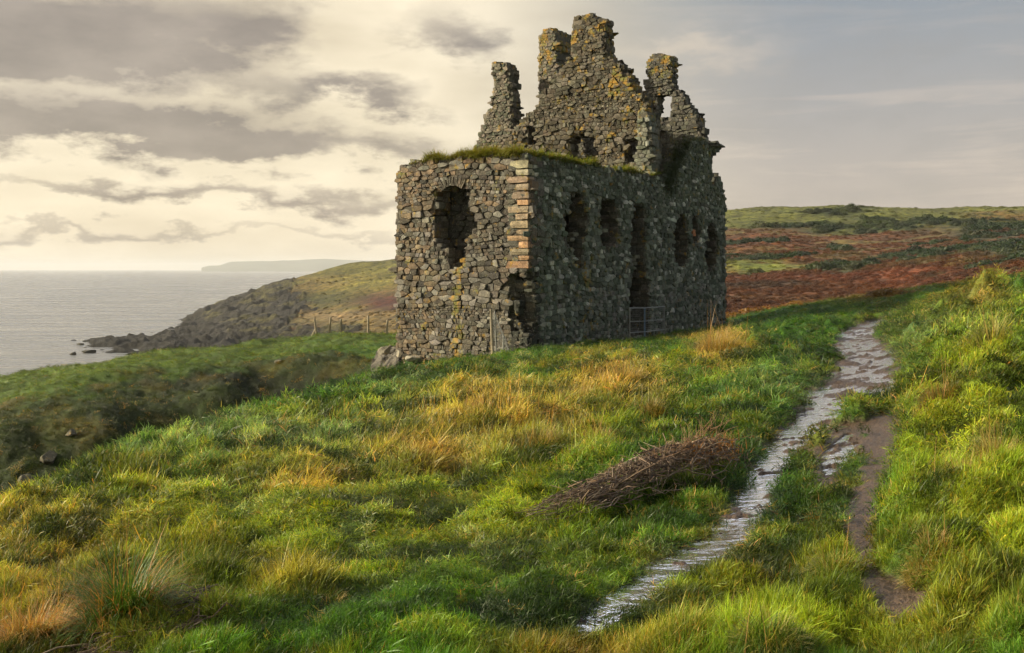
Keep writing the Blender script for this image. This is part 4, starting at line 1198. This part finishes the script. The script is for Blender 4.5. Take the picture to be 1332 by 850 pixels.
# site gate across the doorway
GO = C0+1.3*np.array(NS)
def gpt(px, py): u, z = plane_poly(GO, BV, np.array(NS), [(px, py)])[0]; return np.array([GO[0]+BV[0]*u, GO[1]+BV[1]*u, z])
go = gpt(840, 432); gt = empty('metal_gate', go, 'grey metal barrier of two mesh panels standing in front of the castle doorway', 'barrier')
xs_ = [(819, 401, 436), (838.5, 401, 435), (864, 399, 432)]
for i, (px, y0, y1) in enumerate(xs_): box_post('post', gpt(px, y1+3), gpt(px, y0-.5), .085, BLUE if i == 1 else METAL, gt, go)
for (a_, b_) in ((0, 1), (1, 2)):
    (xa, ya0, ya1), (xb, yb0, yb1) = xs_[a_], xs_[b_]
    fr = MB(); 
    V, Fc, _ = tubes([bar(gpt(xa, ya0)-go, gpt(xb, yb0)-go, .03), bar(gpt(xa, ya1-3)-go, gpt(xb, yb1-3)-go, .03), bar(gpt(xa, (ya0+ya1)/2)-go, gpt(xb, (yb0+yb1)/2)-go, .022)], 6)
    mesh_from('rail', V, Fc, METAL, gt)
    grid_mesh('mesh_panel', gpt(xa, ya1-3), gpt(xb, yb1-3), gpt(xb, yb0), gpt(xa, ya0), 11, 12, .004, METAL, gt, go)
# leaning fence below the front wall
FO = C0+1.5*np.array(NF)
def fpt(px, py): u, z = plane_poly(FO, AV, np.array(NF), [(px, py)])[0]; return np.array([FO[0]+AV[0]*u, FO[1]+AV[1]*u, z])
fo = fpt(640, 465); wf = empty('wire_fence', fo, 'leaning remnant of wire netting fence with two posts below the castle front wall', 'fence')
box_post('post', fpt(641, 468), fpt(638.5, 402), .13, POSTW, wf, fo); box_post('post', fpt(646, 464), fpt(643.5, 405), .06, METAL, wf, fo)
box_post('post', fpt(655, 472), fpt(655, 437), .085, METAL, wf, fo)
box_post('rail', fpt(643, 406), fpt(664, 462), .04, METAL, wf, fo)
grid_mesh('wire_netting', fpt(642, 462), fpt(665, 468), fpt(657, 438), fpt(642, 406), 10, 14, .006, METAL, wf, fo)
# stock fence on the headland's edge beyond the gully
pts = [(413, 447, 421, -4), (428, 445, 421, 2), (443.5, 441, 420, 0), (479, 440, 416, 0), (503, 438, 419, 1), (519, 436, 418, 0)]
b0 = ground_hit(443, 440); sf = empty('stock_fence', b0, 'row of weathered wooden posts with sagging wire on the headland left of the castle', 'fence')
DP = 79.0; tops = []
for (px, yb, yt, ln_) in pts:
    x = (px-CX)/F*DP; z0_ = float(H(np.array([x]), np.array([DP]))[0]); hgt = (yb-yt)/F*DP
    p = np.array([x, DP, z0_-.3]); q = np.array([x+ln_/F*DP, DP, z0_+hgt]); box_post('post', p, q, .17, POSTW, sf, b0); tops.append((p, q))
for k in (.35, .65, .9):
    paths = []
    for (p, q), (p2, q2) in zip(tops[:-1], tops[1:]):
        a_ = p+(q-p)*k-b0; b_ = p2+(q2-p2)*k-b0; m_ = (a_+b_)/2-np.array([0, 0, .08]); paths.append(([a_, m_, b_], .006, .006, (0, 0, 0)))
    V, Fc, _ = tubes(paths, 3); mesh_from('wire', V, Fc, METAL, sf)
q = hit(404, 449); box_post('post', np.array([(404-CX)/F*DP, DP, float(H(np.array([(404-CX)/F*DP]), np.array([DP]))[0])]), np.array([(409-CX)/F*DP, DP+.5, float(H(np.array([(409-CX)/F*DP]), np.array([DP]))[0])+.75]), .15, POSTW, sf, b0)

# ---- rocks
def rock(loc, size, label, group, col=(.16, .15, .13), seed=1, flat=.6, name='rock', sub=4):
    import bmesh
    bm = bmesh.new(); bmesh.ops.create_icosphere(bm, subdivisions=sub, radius=1)
    v = np.array([p.co[:] for p in bm.verts]); f = [tuple(q.index for q in p.verts) for p in bm.faces]; bm.free()
    rg = np.random.default_rng(seed)
    for _ in range(20):                    # broken faces: planes cut the lump
        nrm = rg.normal(0, 1, 3); nrm /= np.linalg.norm(nrm); o_ = rg.uniform(.42, .82); d = v@nrm-o_; v = v-np.outer(np.clip(d, 0, None), nrm)
    v += (.05*fbm(v[:, 0]*4+seed, v[:, 1]*4+v[:, 2]*3, seed, 3))[:, None]*v
    v = v*np.array(size); a = rg.random()*6.28; R_ = np.array([[math.cos(a), -math.sin(a), 0], [math.sin(a), math.cos(a), 0], [0, 0, 1]]); v = v@R_.T if flat else v
    o = mesh_from(name, v, f, STONE, None, col=np.tile((*col, 0.), (len(v), 1))); o.location = loc
    return tag(o, label, 'rock', group)
def rock_at(px, py, w, h, label, group, seed, col=(.16, .15, .13), sink=.25):
    p = hit(px, py); z = float(H(np.array([p[0]]), np.array([p[1]]))[0]); r = w/2/F*p[1]; hh = h/2/F*p[1]
    rock((p[0], p[1], z+hh*(1-sink)), (r, r*.9, hh*1.1), label, group, col, seed)
G1 = 'boulders at the castle footing'
rock_at(521, 470, 17, 16, 'boulder directly under the left front corner of the castle', G1, 3, (.27, .25, .21))
rock_at(541, 471, 30, 16, 'broad pale boulder at the foot of the castle front wall', G1, 4, (.27, .25, .21))
rock_at(500, 462, 26, 26, 'pale rock face in the bank left of the castle front corner', G1, 5, (.25, .23, .19))
rock_at(512, 486, 20, 15, 'mossy rock in the bank below the castle front corner', G1, 6, (.13, .13, .09))
rock_at(600, 458, 26, 10, 'low rock showing in the grass under the castle front window', G1, 7, (.2, .18, .15))
G2 = 'rocks breaking out of the gully side'
for i, (px, py, w_, h_, lb) in enumerate([(62,596,34,22,'broad grey rock high in the gully at the left edge'),(92,566,20,12,'small grey rock at the top of the rib in the gully'),(36,630,30,20,'dark rock in the middle of the rib in the gully'),(258,502,9,5,'small pale stone on the upper part of the far gully side'),(362,470,14,8,'flat pale stone near the top of the far gully side')]):
    rock_at(px, py, w_, h_, lb, G2, 20+i, (.13, .12, .09), .55)
G3 = 'rocks awash off the point'
for i, (px, py, w_, h_, lb) in enumerate([(95,461,14,5,'lone low rock in the sea farthest from the rocky point'),(118,458,26,7,'black rock awash at the tip of the rocky point'),(104,448,14,4,'flat rock in the water behind the tip of the point'),(242,417,16,4,'rock awash beyond the rocky shore under the headland')]):
    D = (SEA/(HY-py-1)*F); x = (px-CX)/F*D
    rock((x, D, SEA+.2), (w_/2/F*D, w_/2/F*D*.8, h_/F*D*.9), lb, G3, (.05, .048, .042), 40+i, flat=0, sub=3)

# ---- far scrub and bracken
def proto_bush(name, n, leaf, sq=.62, col=(1, 1, 1)):
    d = RNG.normal(0, 1, (n, 3)); d /= np.linalg.norm(d, axis=1)[:, None]; d[:, 2] = np.abs(d[:, 2]); r = RNG.uniform(.55, 1.05, n)*(1+.25*fbm(d[:, 0]*2+n, d[:, 1]*2+d[:, 2], 7, 2))
    c = d*r[:, None]*np.array([1, 1, sq]); a = RNG.normal(0, 1, (n, 3)); a /= np.linalg.norm(a, axis=1)[:, None]; b = np.cross(a, d); b /= np.linalg.norm(b, axis=1)[:, None]+1e-6
    s = leaf*RNG.uniform(.6, 1.4, (n, 1)); V = np.stack([c-a*s, c+b*s*.6, c+a*s, c-b*s*.6], 1).reshape(-1, 3)
    C = np.repeat(np.array([col])*RNG.uniform(.6, 1.5, (n, 1)), 4, 0)
    return mesh_from(name, V, np.arange(4*n).reshape(n, 4), BM_I, col=C, link=False)
BUSH = collection('bush_kinds', [proto_bush('bush_a', 420, .11), proto_bush('bush_b', 420, .12, .8), proto_bush('bush_c', 260, .13, .95)])
def far_scatter(n, l0, l1, t0, t1, cond, name, label, size, hs, coll, npr, boost=1.0):
    x, y, z, zb, c, h, bare, rk, px, py = scatter(n, l0, l1, t0, t1)
    ok = cond(c, px, py, y, rk) & ~in_castle(x, y, .5); x, y, z, c = x[ok], y[ok], z[ok], c[ok]; m = len(x)
    s = RNG.uniform(*size, m)*(1+.4*fbm(x/20, y/20, 9, 2)); rot = np.stack([RNG.normal(0, .1, m), RNG.normal(0, .1, m), RNG.random(m)*6.28], -1)
    tint = c*RNG.uniform(.75, 1.25, (m, 1))*boost
    instancer(name, label, np.stack([x, y, z-.1*s], -1), rot, np.stack([s, s, s*RNG.uniform(*hs, m)], -1), tint.clip(.003, .6), coll, RNG.integers(0, npr, m), npr)
goc = lambda c, px, py, y, rk: (c[:, 1] > c[:, 0]*1.12) & (c[:, 1] < .06) & (rk < .5)
brc = lambda c, px, py, y, rk: (c[:, 0] > c[:, 1]*1.5) & (rk < .5)
rgh = lambda c, px, py, y, rk: (c[:, 0] <= c[:, 1]*1.5) & (c[:, 1] > .05) & (rk < .5)
if GRASS:
    far_scatter(16000, 120, 620, .18, .62, goc, 'gorse_scrub', 'dark green gorse scrub spreading in bands over the moor', (.8, 2.4), (.6, 1.1), BUSH, 3)
    far_scatter(26000, 66, 560, .18, .62, brc, 'bracken', 'rust brown dead bracken covering the moor behind the ruin', (.4, 1.1), (.4, .9), BUSH, 3, 1.0)
    far_scatter(14000, 120, 620, -.35, .62, rgh, 'moor_grass', 'rough yellow green grass on the far slopes', (.5, 1.2), (.3, .7), BUSH, 3, 1.0)
HAZE = True; EXPO = 1.0

# ------------------------------------------------------------------ world, sun, haze, camera
W = bpy.data.worlds.new('World'); SC.world = W; W.use_nodes = True
nt = W.node_tree; nt.nodes.clear(); g = N(nt)
wo = g.node('ShaderNodeOutputWorld'); bg = g.node('ShaderNodeBackground'); bg.inputs[1].default_value = .1
sky = g.node('ShaderNodeTexSky'); sky.sky_type = 'NISHITA'; sky.sun_disc = False
sky.sun_elevation = SUN_EL; sky.sun_rotation = SUN_AZ; sky.dust_density = 2.5; sky.air_density = 1.2
d = g.node('ShaderNodeTexCoord').outputs['Generated']
sp = g.node('ShaderNodeSeparateXYZ'); g.lk(d, sp.inputs[0])
dx, dy, dz = sp.outputs
az = g.math('ARCTAN2', dx, dy)                       # radians, + to the right of the view
el = g.math('ARCSINE', dz)
cm = g.node('ShaderNodeCombineXYZ'); g.lk(az, cm.inputs[0]); g.lk(el, cm.inputs[1])
v = cm.outputs[0]
def pxaz(px): return math.atan((px-CX)/F)
def pyel(px, py): return math.atan((HY-py)/F*math.cos(pxaz(px)))
n2d = lambda sc, det, rough, dist=0.0: g.noise(g.vmul(v, sc), 1, det, rough, dist, '2D')
nA = n2d((7, 17, 1), 7, .6); nB = n2d((10, 24, 1), 6, .62); cn2 = n2d((3.2, 10, 1), 4, .55)
azw = g.math('ADD', az, g.math('MULTIPLY', g.math('SUBTRACT', nA, .5), .22))
elw = g.math('ADD', el, g.math('MULTIPLY', g.math('SUBTRACT', nB, .5), .085))
def blob(px, py, rx, ry, amp):
    a0, e0 = pxaz(px), pyel(px, py)
    a_ = g.math('MULTIPLY_ADD', azw, F/rx, -a0*F/rx); e_ = g.math('MULTIPLY_ADD', elw, F/ry, -e0*F/ry)
    r = g.math('MULTIPLY_ADD', e_, e_, g.math('MULTIPLY', a_, a_))
    return g.math('MULTIPLY', g.math('POWER', .37, r), amp)
blobs = [(90,45,220,62,1.25),(330,35,60,34,.5),(110,160,230,24,.95),(310,188,150,22,1.0),(440,122,120,18,.8),(540,205,110,20,.65),
 (160,252,230,13,.7),(90,300,160,9,.5),(440,262,150,14,.45),(590,35,60,28,.5),(420,305,240,9,.4)]
acc = None
for b_ in blobs:
    q = blob(*b_); acc = q if acc is None else g.math('ADD', acc, q)
gen = g.mapr(cn2, .46, .68, 0, .55)
acc = g.math('ADD', acc, g.math('MULTIPLY', gen, g.mapr(az, -.55, -.48, 1, 0.25)))
grey = g.mapr(g.math('MULTIPLY_ADD', g.math('SUBTRACT', nB, .5), .9, acc), .2, .82, 0, 1)
side = g.mapr(az, -.12, .30, 0, 1)
ss = g.math('MULTIPLY', g.math('MULTIPLY', side, side), g.math('SUBTRACT', 3.0, g.math('MULTIPLY', side, 2.0)))
bright = g.mix(g.mapr(cn2, .35, .65, 0, 1), (4.1, 3.45, 2.4), (5.5, 4.75, 3.45))
dark = g.mix(g.mapr(nA, .3, .7, 0, 1), (1.5, 1.22, .96), (2.3, 1.9, 1.5))
leftc = g.mix(grey, bright, dark)
hi = g.mapr(el, .02, .28, 0, 1)
rightc = g.mix(hi, (2.9, 2.4, 2.0), (1.30, 1.55, 1.80))
streak = n2d((5, 48, 1), 5, .6, .3)
rightc = g.mix(g.math('MULTIPLY', g.mapr(streak, .50, .72, 0, .7), g.mapr(el, .03, .22, 1, .2)), rightc, (3.9, 3.2, 2.6))
rightc = g.mix(g.mapr(nB, .45, .75, 0, .35), rightc, (1.7, 1.6, 1.5))
rightc = g.mix(blob(880, 68, 90, 18, .75), rightc, (3.4, 2.9, 2.4))
veil = g.mix(ss, leftc, rightc)
# bright band added above the view so the path water reflects white
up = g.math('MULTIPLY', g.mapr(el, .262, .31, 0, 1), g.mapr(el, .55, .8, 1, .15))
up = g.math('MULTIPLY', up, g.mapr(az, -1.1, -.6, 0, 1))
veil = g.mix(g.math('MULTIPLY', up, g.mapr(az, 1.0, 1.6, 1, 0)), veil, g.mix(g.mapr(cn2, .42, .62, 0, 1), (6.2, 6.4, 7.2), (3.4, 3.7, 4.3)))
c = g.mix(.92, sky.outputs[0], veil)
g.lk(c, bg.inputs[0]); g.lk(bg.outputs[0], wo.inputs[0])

sd = bpy.data.lights.new('sun', 'SUN'); sd.energy = 5.0; sd.angle = math.radians(1.5); sd.color = (1.0, .87, .60)
W.cycles.sampling_method = 'MANUAL'; W.cycles.sample_map_resolution = 256
so = bpy.data.objects.new('sun', sd); COL.objects.link(so)
tosun = Vector((math.sin(SUN_AZ)*math.cos(SUN_EL), math.cos(SUN_AZ)*math.cos(SUN_EL), math.sin(SUN_EL)))
so.rotation_euler = tosun.to_track_quat('Z', 'Y').to_euler()

def haze():
    m, nt, out = new_mat('sea_haze'); g = N(nt)
    p = g.node('ShaderNodeVolumePrincipled'); p.inputs['Color'].default_value = (.90, .93, 1.0, 1); p.inputs['Density'].default_value = 6.5e-5
    g.lk(p.outputs[0], out.inputs['Volume'])
    X, Y0, Z0, Z1 = 27000, 27000, -62, 140
    V = [(sx*X, sy*Y0, z) for z in (Z0, Z1) for sx, sy in ((-1, -1), (1, -1), (1, 1), (-1, 1))]
    Fc = [(0, 3, 2, 1), (4, 5, 6, 7), (0, 1, 5, 4), (1, 2, 6, 5), (2, 3, 7, 6), (3, 0, 4, 7)]
    o = mesh_from('haze', V, Fc, m); tag(o, 'thin pale sea haze over the far water', kind='stuff')
if HAZE: haze()

cd = bpy.data.cameras.new('camera'); cd.lens = 36; cd.sensor_width = 36; cd.shift_y = -75/1332
cd.clip_start = .05; cd.clip_end = 80000
co = bpy.data.objects.new('camera', cd); COL.objects.link(co); co.rotation_euler = (math.pi/2, 0, 0); SC.camera = co
SC.view_settings.view_transform = 'Standard'; SC.view_settings.look = 'None'; SC.view_settings.exposure = EXPO; SC.view_settings.gamma = 1
SC.cycles.max_bounces = 3; SC.cycles.diffuse_bounces = 2; SC.cycles.glossy_bounces = 2; SC.cycles.transmission_bounces = 2; SC.cycles.volume_bounces = 0
SC.cycles.use_adaptive_sampling = True; SC.cycles.adaptive_threshold = .04
